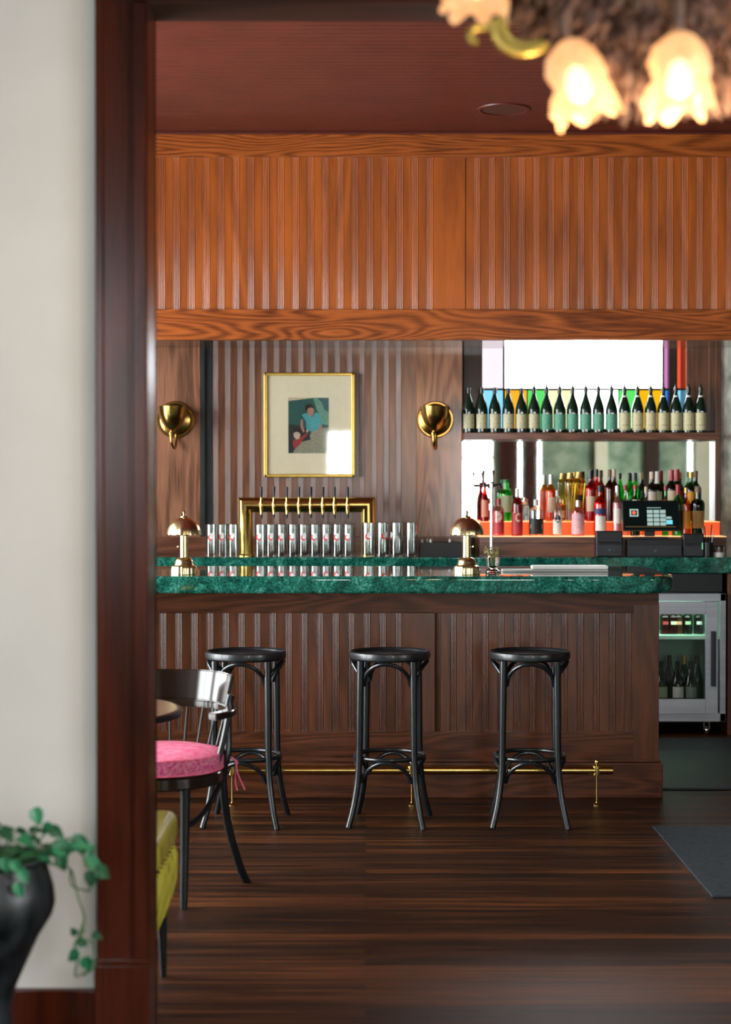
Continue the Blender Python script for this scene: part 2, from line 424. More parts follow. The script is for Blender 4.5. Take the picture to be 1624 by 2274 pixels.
# --- dividing wall (white, left), cased opening
XO = -0.534; XO2 = 3.8
struct(MB().box(XW, XO-.03, YO0+.02, YO1-.02, 0, ZC2).build('wall_front', M_white, smooth=False), 'white painted wall left of the cased opening')
struct(MB().box(XO-.03, XR, YO0+.02, YO1-.02, 2.66, ZC).box(XW, XO-.03, YO0+.03, YO1-.02, ZC2-.01, ZC).box(XO2+.03, XR, YO0+.02, YO1-.02, 0, 2.66).build('wall_header', M_white, smooth=False))
trim(MB().box(XL, -.662, YO1-.022, YO1+.006, 0, ZC).box(-.662, XR, YO1-.022, YO1+.006, 2.80, ZC), W_dark, 'added dark boards on the unseen bar side of the dividing wall')  # unseen boards added so the white wall stops bouncing light into the bar
# left casing: jamb + stepped face boards, plinth block
m = MB()
m.box(XO-.03, XO, YO0, YO1, 0, 2.628)                                     # jamb lining
m.box(-.66, XO-.032, YO0-.002, YO0+.03, 0.0, 2.75, .004)                   # face board
m.box(XO-.036, XO-.002, YO0-.012, YO0+.01, 0.0, 2.628, .004)               # inner bead
m.box(-.66, -.64, YO0-.014, YO0+.01, 0.0, 2.75, .004)
m.box(-.655, XO-.045, YO0-.006, YO0+.01, 0.0, 2.75, .003)
m.box(-.66, XO, YO1-.03, YO1+.002, 0, 2.75, .004)
trim(m, W_case, 'reddish mahogany casing of the opening')
trim(MB().box(-.665, XO+.002, YO0-.026, YO0+.01, 0, 0.272, .004).box(-.664, XO, YO0-.022, YO0+.01, 0.272, 0.285, .003), W_case, 'plinth block of the casing')
trim(MB().box(XO, XO2, YO0, YO1, 2.628, 2.66).box(-.66, XO2+.13, YO0-.012, YO0+.02, 2.632, 2.80, .004).box(-.66, XO2+.13, YO1-.02, YO1+.012, 2.632, 2.80, .004), W_case_h, 'dark header of the opening')
trim(MB().box(XO2, XO2+.03, YO0, YO1, 0, 2.628).box(XO2, XO2+.13, YO0-.012, YO0+.02, 0, 2.632, .004).box(XO2, XO2+.13, YO1-.02, YO1+.012, 0, 2.632, .004), W_case)
struct(MB().box(XW, -.66, YO0-.005, YO0+.02, 0, .205, .004).box(XW, -.66, YO0-.012, YO0+.02, .0, .03, .003).build('baseboard_front', W_case), 'dark wood baseboard under the white wall')

# --- bulkhead above the back bar
YU = 9.93; sc = YU/F
bk = MB().box(XL, XR, YU+.03, YB, 2.305, ZC).build('wall_bulkhead', W_up_h, smooth=False); struct(bk, 'wood bulkhead over the back bar')
per = 33.0*sc
reeded('trim_upper', XL, 0.577, PZ(689, YU), PZ(352, YU), YU, per, 17.5*sc, PX(351, YU), W_up_v, None, flat=[(PX(963, YU), 5)], depth=.0022)
struct(bpy.data.objects['trim_upper'], 'orange oak reeded panel above the bar, left of the seam')
bpy.data.objects['trim_upper'].name = 'trim_20'
reeded('trim_21', 0.582, XR, PZ(689, YU), PZ(352, YU), YU, 32.9*sc, 17.5*sc, PX(1050, YU), W_up_v, None, depth=.0022)
struct(bpy.data.objects['trim_21'], 'orange oak reeded panel above the bar, right of the seam')
tn[0] = 21
trim(MB().box(XL, XR, YU-.018, YU+.04, 2.30, PZ(688, YU), .004), W_up_h, 'lower oak beam of the bulkhead')
trim(MB().box(XL, XR, YU-.018, YU+.04, PZ(352, YU), ZC-.012, .004), W_up_h, 'upper oak rail of the bulkhead')
trim(MB().box(XL, XR, YU-.03, YU+.02, ZC-.014, ZC, .004), M_redceil, 'red crown strip')
trim(MB().box(XL, XR, YU, YB, 2.298, 2.31), W_soffit, 'polished soffit above the back bar')

# --- back wall panelling
YP = 10.42
ZK = 1.04                                     # counter height
def panel(x0, x1, y, z0=0.95, z1=2.30, mat=W_scon, lab=None): return trim(MB().box(x0, x1, y, YB, z0, z1, .003), mat, lab)
panel(-3.19, PX(445, YP), YP, lab='smooth oak panel behind the left sconce')
panel(PX(925, YP), PX(1027, YP), YP, lab='smooth oak panel behind the right sconce')
trim(MB().box(PX(445, YP), PX(470, YP), YP+.03, YB, ZK, 2.30).box(PX(446, YP), PX(455, YP), YP+.005, YP+.04, ZK, 2.30, .003), noisy('dark_green_black_paint', (0.006, 0.012, 0.012), (0.010, 0.018, 0.018), 9, 0.35), 'dark green black vertical trim')
sw = 10.46/F
reeded('trim_31', PX(470, YP), PX(925, YP), ZK, 2.30, 10.455, 27.05*10.46/F, 12.8*sw, PX(473, 10.46), W_wall_v, None, flat=[(PX(905, YP), 2)], depth=.0018)
struct(bpy.data.objects['trim_31'], 'brown reeded panel behind the picture')
tn[0] = 31
trim(MB().box(XL, 0.594, YP-.012, YP+.01, ZK, PZ(1192, 10.4), .003), W_wall_h, 'low oak backsplash board')
# posts framing the mirror and window
trim(MB().box(PX(1587, YP), PX(1600, YP), YP-.02, YB, ZK, 2.30, .003), W_wall_v, 'oak post right of the mirror')
trim(MB().box(WX0-.115, WX0, YP+.03, YB+.01, 1.79, 2.30, .003), W_dark)
trim(MB().box(WX1, PX(1587, YP), YP+.03, YB+.01, 1.79, 2.30, .003).box(PX(1575, YP), PX(1587, YP), YP, YB, 1.79, 2.30, .003), W_wall_v)
trim(MB().box(PX(1600, YP), 3.2, YP, YB, 0, 2.30, .004), M_stone, 'mottled grey stone face at the far right')

# --- stained glass window_1
def stained(name, col, s=1.0):
    return lite(name, tuple(min(1, c*s) for c in col), 0.1, 0.0)
e = bpy.data.objects.new('window_1', None); COL.objects.link(e); e.location = (0, YB+.06, WZ0); struct(e, 'stained glass window behind the wine bottles')
K = (YB+.06)/F
zc = PZ(865, YB+.06)-WZ0
def wx(px): return (px-812)*K
m = MB()
t = .006
m.box(wx(1068), wx(1523), -.012, .012, zc-.006, zc+.006)
for px in (1119, 1472): m.box(wx(px)-t, wx(px)+t, -.012, .012, 0, .56)
for px in (1171, 1216, 1271, 1322, 1373, 1416): m.box(wx(px)-.003, wx(px)+.003, -.008, .008, 0, zc)
m.box(wx(1484), wx(1502), -.03, .03, 0, .56)
m.box(wx(1066), wx(1070), -.03, .03, 0, .56); m.box(wx(1519), wx(1526), -.03, .03, 0, .56)
m.box(wx(1066), wx(1526), -.03, .03, -.02, .01); m.box(wx(1066), wx(1526), -.03, .03, .545, .56)
m.build('leading', W_dark, e)
def sg(name, r, g, b_):
    """glass whose two faces together pass this display colour of the bright sky"""
    lin = lambda c: (c/255.0)**2.2*1.15
    return lite(name, tuple(min(.99, math.sqrt(lin(c)/SKY)) for c in (r, g, b_)), 0.1, 0.0)
g_white = stained('white_glass', (.98, .98, .98)); g_lil = sg('lilac_glass', 200, 130, 180); g_red = sg('red_glass', 240, 88, 60)
g_cy = sg('cyan_glass', 140, 220, 255); g_or = sg('orange_glass', 255, 178, 50); g_gr = sg('green_glass', 95, 225, 105); g_am = sg('amber_glass', 252, 182, 25)
g_ye = sg('yellow_glass', 255, 250, 190); g_bl = sg('blue_glass', 60, 130, 220)
def pane(a, b, z0, z1, g): MB().box(wx(a), wx(b), -.002, .002, z0, z1).build('pane', g, e)
pane(1070, 1119, zc, .55, sg('pink_pane', 255, 238, 242)); pane(1119, 1472, zc, .55, g_white); pane(1472, 1484, zc, .55, g_lil); pane(1502, 1519, zc, .55, g_red)
for a, b, g in ((1070, 1119, g_cy), (1119, 1171, g_or), (1171, 1216, g_gr), (1216, 1271, g_ye), (1271, 1322, g_white), (1322, 1373, g_white), (1373, 1416, g_gr), (1416, 1472, g_am), (1472, 1484, g_bl), (1502, 1519, g_cy)):
    pane(a, b, 0, zc, g)
window_light('window_daylight', ((WX0+WX1)/2, YB+.2, (WZ0+WZ1)/2), (-PI/2, 0, 0), WX1-WX0, WZ1-WZ0)

# mirror below the shelf
mr = tag(MB().box(PX(1027, YP), PX(1587, YP), YB-.012, YB, 1.14, PZ(962, 10.36)-.044).build('bar_mirror', M_mirror, smooth=False), 'wide mirror behind the liquor bottles under the wooden shelf', 'mirror')

# ============================================================ BAR
YF = 7.95; sb = YF/F
bar = thing('bar_counter', 'dark oak bar counter with reeded front panels behind the three stools', 'bar counter', (0, YF, 0))
bx0, bx1 = -3.18, PX(1465, YF)
MB().box(bx0, bx1, .03, .62, .0, .969).build('carcass', W_bar_v, bar, smooth=False)
z_a, z_b = PZ(1362, YF), PZ(1625, YF)
m = MB(); m.box(bx0, bx1-.001, 0.0, .04, z_a, .969, .003); m.box(bx0, PX(1409, YF), 0.0, .04, PZ(1690, YF), z_b, .003)
m.build('rail', W_bar_h, bar)
MB().box(PX(1408, YF), bx1, -.001, .04, PZ(1690, YF), z_a+.04, .003).build('corner_stile', W_bar_v, bar)
MB().box(PX(899, YF), PX(966, YF), 0, .04, z_b, z_a, .002).build('center_stile', W_bar_v, bar)
reeded('reeded_panel', bx0, PX(899, YF), z_b, z_a, .008, 34.9*sb, 16.5*sb, PX(772, YF), W_bar_v, bar, depth=.0022)
reeded('reeded_panel', PX(966, YF), PX(1408, YF), z_b, z_a, .008, 35.4*sb, 16.0*sb, PX(999, YF), W_bar_v, bar, depth=.0022)
MB().box(bx0, bx1+.016, -.022, .62, 0, PZ(1694, YF), .006).box(bx0, bx1+.008, -.012, .60, PZ(1694, YF), PZ(1688, YF), .003).build('plinth', W_bar_h, bar)

# marble bar top with rounded corner and bullnose
def slab(name, x0, x1, y0, y1, z0, z1, r, mat, bn=.016, label='', cat='worktop'):
    pts = [(x0, y0), (x1-r, y0)] + [(x1-r+r*math.sin(a*PI/2/8), y0+r-r*math.cos(a*PI/2/8)) for a in range(1, 9)]
    r2 = min(r, .06)
    pts += [(x1-r2+r2*math.cos(a*PI/2/6), y1-r2+r2*math.sin(a*PI/2/6)) for a in range(0, 7)] + [(x0, y1)]
    m = MB(); m.prism([(p[0], p[1], z0) for p in pts], (0, 0, z1-z0))
    es = [e for e in m.bm.edges if abs(e.verts[0].co.z-e.verts[1].co.z) < 1e-6]
    bmesh.ops.bevel(m.bm, geom=es, offset=bn, segments=5, affect='EDGES', profile=0.5)
    return tag(m.build(name, mat, ang=0.45), label, cat)
BT = 1.046
slab('marble_bartop', bx0, PX(1500, 7.75), 7.68, 8.70, .969, BT, .14, M_marble, .018, 'polished green marble top of the front bar, holding the two brass lamps', 'bar top')

# foot rail
fr = thing('foot_rail', 'polished brass foot rail on short posts along the bar base', 'foot rail', (0, 7.76, 0))
MB().tube([(-3.1, 0, .16), (PX(1362, 7.76), 0, .16)], .019, 20).build('rail', M_brass, fr)
for px in (515, 915, 1327):
    x = PX(px, 7.76)
    m = MB(); m.lathe([(0, 0), (.018, 0), (.018, .004), (.008, .010), (.004, .016), (.0035, .13), (.007, .14), (.020, .140), (.0212, .16), (.020, .180), (.006, .184), (.004, .188), (.009, .192), (.010, .20), (.006, .208), (0, .212)], 14, (x, 0, 0))
    m.build('post', M_brass, fr)

# ============================================================ BACK COUNTER
YK = 9.95
slab('marble_counter', -3.18, 2.9, YK, YB-.003, PZ(1273, YK), ZK, .01, M_marble, .006, 'green marble worktop of the back counter, under the register and beer tower', 'worktop')
cab = thing('back_bar_cabinet', 'dark wood cabinet run under the rear marble worktop, mostly hidden by the bar', 'cabinet', (0, YK, 0))
MB().box(-3.18, 1.40, .04, .54, .0, .945).build('carcass', W_bar_v, cab, smooth=False)
MB().box(1.40, 2.085, .03, .5, .835, .945, .004).build('drawer_front', M_black, cab)
MB().box(2.115, 2.75, .03, .54, 0, .945, .004).build('end_panel', W_wall_v, cab)

# ---- liquor step shelf
st = thing('liquor_step_shelf', 'two-tier wooden bottle riser with glowing orange tops on the back counter', 'shelf', (0, 10.05, ZK))
x0, x1 = PX(1064, 10.1), PX(1586, 10.42)
ZS1, ZS2 = PZ(1190, 10.15), PZ(1158, 10.3)
MB().box(x0, x1, .012, .43, 0, ZS1-ZK-.035, .002).box(x0, x1, 0, .43, ZS1-ZK-.04, ZS1-ZK-.004, .003).build('riser_box', W_wall_h, st)
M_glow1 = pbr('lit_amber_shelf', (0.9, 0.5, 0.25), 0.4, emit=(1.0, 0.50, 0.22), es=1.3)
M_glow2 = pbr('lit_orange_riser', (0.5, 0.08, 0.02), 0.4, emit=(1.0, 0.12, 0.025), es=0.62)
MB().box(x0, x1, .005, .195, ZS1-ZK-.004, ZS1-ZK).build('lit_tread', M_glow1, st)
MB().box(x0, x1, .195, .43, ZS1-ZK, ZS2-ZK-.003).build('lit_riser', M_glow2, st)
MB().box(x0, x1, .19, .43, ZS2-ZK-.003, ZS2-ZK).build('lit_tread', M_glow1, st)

# ---- wine shelf
ZSH = PZ(962, 10.36)
tag(MB().box(PX(1027, YP), PX(1587, YP), 10.26, YB, ZSH-.042, ZSH, .004).build('bottle_shelf', W_wall_h), 'brown wooden shelf under the row of wine bottles', 'shelf')

# ============================================================ BOTTLES
def bottle_profile(kind, R, H):
    if kind == 'burgundy': q = [(0, 0), (.9, 0), (1, .02), (1, .50), (.94, .56), (.80, .64), (.62, .72), (.45, .79), (.31, .86), (.27, .90), (.27, .95), (.30, .955), (.30, .99), (.26, 1), (0, 1)]
    elif kind == 'bordeaux': q = [(0, 0), (.92, 0), (1, .02), (1, .62), (.93, .67), (.6, .73), (.40, .77), (.36, .82), (.36, .985), (.32, 1), (0, 1)]
    elif kind == 'squat': q = [(0, 0), (.94, 0), (1, .03), (1, .66), (.93, .72), (.55, .78), (.34, .81), (.32, .97), (.36, .975), (.36, .995), (0, 1)]
    elif kind == 'slender': q = [(0, 0), (.92, 0), (1, .02), (1, .5), (.9, .58), (.58, .7), (.36, .8), (.30, .9), (.30, .985), (0, 1)]
    elif kind == 'shaker': q = [(0, 0), (.80, 0), (.86, .02), (.92, .35), (1, .60), (1.0, .66), (.86, .72), (.45, .77), (.42, .98), (0, 1)]
    elif kind == 'flask': q = [(0, 0), (.75, 0), (.78, .03), (.70, .3), (.85, .55), (1.0, .75), (.98, .82), (.7, .87), (.42, .90), (.48, .985), (0, 1)]
    return [(r*R, z*H) for r, z in q]
_mc = {}
def bmat(key, col):
    if key not in _mc: _mc[key] = lite('bottle_glass_'+key, col, 0.75, 0.05)
    return _mc[key]
def smat(key, col, rough=0.5, metal=0.0):
    if key not in _mc: _mc[key] = pbr(key, col, rough, metal)
    return _mc[key]
def prof_r(prof, z):
    for (r0, z0), (r1, z1) in zip(prof, prof[1:]):
        if z0 <= z <= z1 and z1 > z0: return r0+(r1-r0)*(z-z0)/(z1-z0)
    return prof[-2][0]
def decal(mb, R, pts, z, off=.0004):
    """2-D outline (u, v) wrapped on the front (-y) of a cylinder of radius R"""
    us = [p[0] for p in pts]
    P = []
    for (u, v) in pts: P.append(((R+off)*math.sin(u/R), -(R+off)*math.cos(u/R), z+v))
    mb.poly(P)
def make_bottle(name, kind, R, H, glass, cap=None, capz=.9, labels=(), liquid=None, marks=()):
    """returns root with parts body, cap, label; labels = [(z0,z1,mat,halfangle)] in fractions of H"""
    root = bpy.data.objects.new(name, None); root.empty_display_size = .03; COL.objects.link(root)
    pf = bottle_profile(kind, R, H)
    MB().lathe(pf, 20).build('body', glass, root)
    if liquid is not None:
        lp = [(r*.93, max(z, .006)) for r, z in pf if z < H*.72]; lp.append((0, lp[-1][1]))
        MB().lathe(lp, 18).build('liquid', liquid, root)
    if cap is not None:
        zc = capz*H; r1 = prof_r(pf, zc)+.0012; r2 = prof_r(pf, H*.96)+.0016
        MB().lathe([(r1, zc), (r2, H*.955), (r2, H+.002), (0, H+.003)], 14).build('cap', cap, root)
    for (a, b, mt, ha) in labels:
        n = 6; prof = [(prof_r(pf, H*(a+(b-a)*i/n))+.0008, H*(a+(b-a)*i/n)) for i in range(n+1)]
        MB().lathe(prof, 14, a0=-PI/2-ha, a1=-PI/2+ha).build('label', mt, root)
    for (pts, z, mt) in marks:
        mb = MB(); decal(mb, prof_r(pf, z)+.0012, pts, z); mb.build('mark', mt, root, smooth=False)
    return root

g_wine = pbr('wine_bottle_green', (0.006, 0.020, 0.012), 0.10, spec=0.6)
g_wine2 = bmat('deep_green', (0.004, 0.05, 0.016))
lab_cream = noisy('cream_paper', (0.50, 0.46, 0.28), (0.60, 0.56, 0.38), 60, .7)
lab_green = noisy('sage_paper', (0.07, 0.30, 0.19), (0.17, 0.40, 0.28), 120, .7)
lab_olive = noisy('olive_cream_paper', (0.52, 0.47, 0.26), (0.66, 0.60, 0.38), 90, .7)
ink_g = smat('green_ink', (0.01, 0.13, 0.05)); ink_o = smat('ochre_ink', (0.55, 0.25, 0.02)); ink_b = smat('brown_ink', (0.20, 0.09, 0.04)); ink_k = smat('black_ink', (0.01, .01, .01)); ink_r = smat('red_ink', (.45, .01, .01)); ink_w = smat('white_ink', (.75, .75, .72))
cap_dk = smat('dark_foil', (0.012, 0.016, 0.014), .3); cap_cork = smat('cork_stopper', (0.18, 0.13, 0.07))
WH = .272; WR = .0372
def rect(w, h, cx=0): return [(cx-w/2, -h/2), (cx+w/2, -h/2), (cx+w/2, h/2), (cx-w/2, h/2)]
protoA = make_bottle('wine_bottle', 'burgundy', WR, WH, g_wine, cap_dk, .88, [(.10, .42, lab_cream, 1.05)],
                     marks=[([(-.026, -.002), (.030, -.014), (.030, .014), (-.026, .010)], .36*WH, ink_g), ([(-.028, .006), (.028, -.010), (.028, -.005), (-.028, .010)], .33*WH, ink_o), (rect(.030, .008, .004), .22*WH, ink_g), (rect(.012, .010), .445*WH, ink_w), (rect(.010, .012), .07*WH, ink_w)])
protoB = make_bottle('wine_bottle', 'burgundy', WR, WH, g_wine, cap_dk, .88, [(.07, .42, lab_green, 1.35)],
                     marks=[(rect(.02, .007), .435*WH, ink_w), (rect(.012, .012), .06*WH, ink_w)])
protoC = make_bottle('wine_bottle', 'burgundy', WR, WH, g_wine, cap_dk, .90, [(.06, .45, lab_olive, 1.15), (.80, .835, ink_w, 1.3)],
                     marks=[([(-.020, -.003), (-.008, .004), (.0, .0), (.010, .006), (.022, -.003)], .17*WH, ink_b), (rect(.018, .006), .47*WH, ink_w), (rect(.024, .0025), .33*WH, ink_b)])
ords = ['first', 'second', 'third', 'fourth', 'fifth', 'sixth', 'seventh']
usedp = set()
def place_wine(proto, px, label, group, pour=False):
    loc = (PX(px, 10.36), 10.36, ZSH)
    if proto not in usedp:
        usedp.add(proto); o = proto; o.location = loc; tag(o, label, 'bottle', group)
    else: o = dup(proto, loc, 0, label, group)
    if pour:
        MB().lathe([(0.010, 0), (.008, .006), (.004, .012), (.007, .018), (.008, .022), (0, .023)], 12).build('stopper', cap_dk, o, loc=(0, 0, WH+.002))
for i, px in enumerate((1041, 1070, 1099, 1129, 1158, 1186)):
    place_wine(protoA, px, '%s wine bottle from the left on the shelf, cream and green label' % ords[i], 'cream and green label wine bottles', pour=(i == 5))
for i, px in enumerate((1214, 1243, 1272, 1301, 1329, 1358)):
    place_wine(protoB, px, '%s from left of the wine bottles with sage green labels' % ords[i], 'sage green label wine bottles', pour=(i == 0))
for i, px in enumerate((1387, 1416, 1445, 1473, 1501, 1529, 1556)):
    place_wine(protoC, px, '%s from left of the wine bottles with tan labels on the shelf' % ords[i], 'tan label wine bottles', pour=(i == 0))

# liquor bottles -------------------------------------------------
c_clear = bmat('clear', (.88, .90, .88)); c_red = bmat('red', (.55, .03, .03)); c_redor = bmat('scarlet', (.80, .05, .03)); c_or = bmat('orange', (.95, .42, .06)); c_gold = bmat('gold', (.80, .62, .20))
c_green = bmat('green', (.10, .85, .22)); glow_green = smat('green_glow_core', (.02, .55, .08), .2); c_redb = 0; c_dkgreen = bmat('dark_green', (.02, .16, .06)); c_brown = bmat('brown', (.30, .10, .06)); c_pink = bmat('pink', (.92, .50, .52)); c_amber = bmat('amber', (.85, .40, .10))  # opaque green core stands for light glowing through the shaker-shaped bottle
l_red = smat('red_liquid', (.68, .03, .04), .2); l_scar = smat('scarlet_liquid', (.92, .03, .02), .2); l_or = smat('orange_liquid', (.92, .32, .03), .2); l_pink = smat('pink_liquid', (.88, .36, .40), .3)
k_white = smat('white_cap', (.65, .62, .58)); k_black = smat('black_cap', (.01, .012, .014), .35); k_red = smat('red_foil', (.32, .015, .03), .35); k_cork = cap_cork; k_gold = smat('gold_foil', (.50, .32, .10), .35, .6); k_green = smat('green_cap', (.01, .18, .05)); k_silver = smat('silver_cap', (.6, .6, .6), .3, .8); k_cream = smat('cream_foil', (.55, .45, .33))
b_white = smat('white_label', (.68, .66, .62)); b_cream = smat('cream_label', (.62, .54, .40)); b_black = smat('black_label', (.01, .01, .012)); b_red = smat('red_label', (.40, .03, .04)); b_blue = smat('navy_label', (.03, .04, .12)); b_gold = smat('tan_gold_label', (.35, .22, .07)); b_salmon = smat('salmon_label', (.65, .25, .18)); b_orange = smat('orange_label', (.75, .33, .03))
b_pink = noisy('dotted_pink_label', (.50, .22, .28), (.72, .50, .52), 160, .6)
b_sage = smat('sage_label', (.35, .45, .30))
nb = [0]
def liquor(px, top, row, kind, w, glass, label, cap=None, capz=.9, labels=(), liquid=None, marks=()):
    D, ZB, bot = (10.15, ZS1, 1190) if row == 'f' else (10.34, ZS2, 1158)
    H = (bot-top)*D/F; R = w*D/F/2
    if row == 'b': nb[0] += 1; D += (-.04 if nb[0] % 2 else .045)
    mk = [([(u*R, v*H) for u, v in pts], z*H, m_) for pts, z, m_ in marks]
    o = make_bottle('liquor_bottle', kind, R, H, glass, cap, capz, labels, liquid, mk)
    o.location = (PX(px, D), D, ZB); tag(o, label, 'bottle', 'liquor bottles behind the bar')
BACK = [
 (1077, 1072, 'slender', 19, c_red, 'tall dark red bottle at the left end of the liquor display', k_red, .86, [(.12, .55, b_salmon, .9)], l_red),
 (1124, 1066, 'shaker', 29, c_green, 'bright green shaker-shaped bottle with a pale label', k_green, .93, [(.22, .62, b_sage, 1.0)], glow_green),
 (1148, 1086, 'squat', 19, c_brown, 'small brown-necked bottle just right of the green shaker-shaped bottle', k_cork, .88, [(.15, .5, b_cream, .9)], None),
 (1165, 1106, 'squat', 19, c_clear, 'short clear bottle behind the red bottle with a letter-like curl', k_silver, .86, [], None),
 (1224, 1055, 'bordeaux', 24, c_or, 'tall orange bottle with a silver-white neck in the rear row', k_silver, .80, [(.2, .52, b_cream, .8)], l_or),
 (1246, 1110, 'squat', 18, c_amber, 'short amber bottle right of the tall orange one', k_white, .86, [(.15, .5, b_cream, .8)], None),
 (1267, 1051, 'flask', 26, c_gold, 'fluted golden bottle, left of the matching pair in the rear row', k_gold, .88, [], None),
 (1287, 1049, 'flask', 28, c_gold, 'fluted golden bottle with a dark medallion, right of the matching pair', k_gold, .88, [(.40, .54, b_black, .5)], None),
 (1312, 1047, 'bordeaux', 23, c_redor, 'tall red bottle with a black cap, behind the scarlet bottle, left one', k_black, .84, [(.2, .5, b_cream, .9)], l_red),
 (1325, 1043, 'bordeaux', 23, c_redor, 'tall red bottle with a blue-black cap, right of its red neighbour', k_black, .86, [(.25, .55, b_orange, .9)], l_red),
 (1354, 1044, 'bordeaux', 22, c_brown, 'tall red-brown bottle with a tan cap and clear neck, left of a pair', k_cork, .86, [], l_red),
 (1364, 1043, 'bordeaux', 22, c_brown, 'tall red-brown bottle with a cream cap, right of a pair left of the register screen', k_cream, .86, [(.25, .6, b_salmon, .9)], l_red),
 (1398, 1051, 'burgundy', 22, c_green, 'green-necked bottle with a black cap, left of a pair above the screen', k_black, .88, [], None),
 (1411, 1051, 'burgundy', 25, c_green, 'green-necked bottle with a wider black cap, right of a pair above the screen', k_black, .84, [(.1, .45, b_white, .9)], None),
 (1448, 1049, 'bordeaux', 22, c_dkgreen, 'dark bottle with a cream cap and clear neck above the screen', k_cream, .86, [(.2, .6, b_white, .9)], None),
 (1460, 1048, 'bordeaux', 24, c_dkgreen, 'dark bottle with a long white foil neck above the screen', k_white, .76, [(.2, .6, b_white, .9)], None),
 (1492, 1045, 'bordeaux', 26, c_dkgreen, 'dark green bottle with dull red foil, left of a red-foiled pair', k_red, .80, [(.2, .6, b_cream, .9)], None),
 (1504, 1043, 'bordeaux', 27, c_dkgreen, 'dark green bottle with brighter red foil, right of a red-foiled pair', k_red, .78, [(.2, .6, b_red, .9)], None),
 (1535, 1049, 'bordeaux', 25, c_dkgreen, 'dark green bottle with copper cap and orange label near the right post', k_gold, .88, [(.15, .6, b_orange, 1.0)], None),
 (1545, 1047, 'bordeaux', 26, c_dkgreen, 'dark green bottle with tan cap and grey collar near the right post', k_cork, .88, [(.45, .7, b_white, .9)], None)]
for (px, top, kd, w_, gl, lb, cp, cz, ls, lq) in BACK: liquor(px, top, 'b', kd, w_, gl, lb, cp, cz, ls, lq)
ringm = [(math.cos(a*PI/8)*.55, math.sin(a*PI/8)*.10) for a in range(16)]
FRONT = [
 (1108, 1108, 'squat', 25, c_pink, 'clear bottle of red spirit with a round peach label behind the chrome tap', k_red, .84, [(.06, .36, b_red, 1.1)], l_pink, [(ringm, .52, b_cream)]),
 (1149, 1086, 'squat', 25, c_red, 'clear-topped bottle of red spirit with a gold curl on it', k_silver, .84, [(.04, .50, b_red, 1.2)], l_red, [([(.5, .05), (.1, .10), (-.35, .03), (-.35, -.06), (.1, -.11), (.5, -.07), (.4, -.05), (.05, -.07), (-.15, -.04), (-.15, .02), (.1, .06), (.4, .03)], .40, b_cream)]),
 (1191, 1110, 'squat', 33, c_clear, 'wide clear bottle with a black label and cream diamond band', k_white, .84, [(.05, .48, b_black, 1.25)], None, [([(-.9, -.06), (0, -.11), (.9, -.06), (.9, .06), (0, .11), (-.9, .06)], .27, b_cream)]),
 (1238, 1090, 'slender', 22, c_clear, 'slim clear bottle with a white label and dark round emblem', k_white, .88, [(.04, .36, b_white, 1.1)], None, [([(math.cos(a*PI/6)*.6, math.sin(a*PI/6)*.085) for a in range(12)], .38, b_black)]),
 (1284, 1112, 'squat', 29, c_pink, 'stout bottle with a dotted pink frosted label at the center of the display', k_silver, .84, [(.05, .62, b_pink, 1.4)], l_pink, ()),
 (1333, 1079, 'bordeaux', 28, c_redor, 'scarlet bottle with a white label and navy band left of the printer', k_black, .88, [(.08, .40, b_white, .9), (.43, .55, b_blue, 1.2)], l_scar, ()),
 (1371, 1080, 'bordeaux', 20, c_clear, 'clear bottle with a white label half hidden by the screen edge', k_silver, .88, [(.25, .55, b_white, 1.0)], l_pink, ()),
 (1389, 1078, 'bordeaux', 17, c_clear, 'small red-capped clear bottle peeking over the screen, left one', k_red, .90, [], None, ()),
 (1411, 1078, 'bordeaux', 22, c_dkgreen, 'red-capped dark bottle with a silver label peeking over the screen', k_red, .92, [(.5, .72, b_white, .9)], None, ()),
 (1435, 1082, 'bordeaux', 17, c_clear, 'cream-capped clear bottle peeking over the middle of the screen', k_cream, .88, [], None, ()),
 (1478, 1079, 'bordeaux', 15, c_green, 'thin green bottle with red and white neck peeking over the screen', k_red, .90, [(.5, .72, ink_r, 1.2)], None, ()),
 (1506, 1077, 'bordeaux', 26, c_green, 'green bottle with red foil neck beside the right edge of the screen', k_red, .82, [(.1, .5, b_black, 1.0)], None, ()),
 (1524, 1084, 'bordeaux', 22, c_amber, 'amber bottle with a gold label right of the register screen', k_gold, .90, [(.15, .52, b_orange, 1.1)], l_or, ()),
 (1550, 1083, 'shaker', 31, c_dkgreen, 'dark green bottle with a gold and tan label above the small printer', k_cork, .90, [(.16, .52, b_gold, 1.2)], None, ())]
for (px, top, kd, w_, gl, lb, cp, cz, ls, lq, mk) in FRONT: liquor(px, top, 'f', kd, w_, gl, lb, cp, cz, ls, lq, mk)

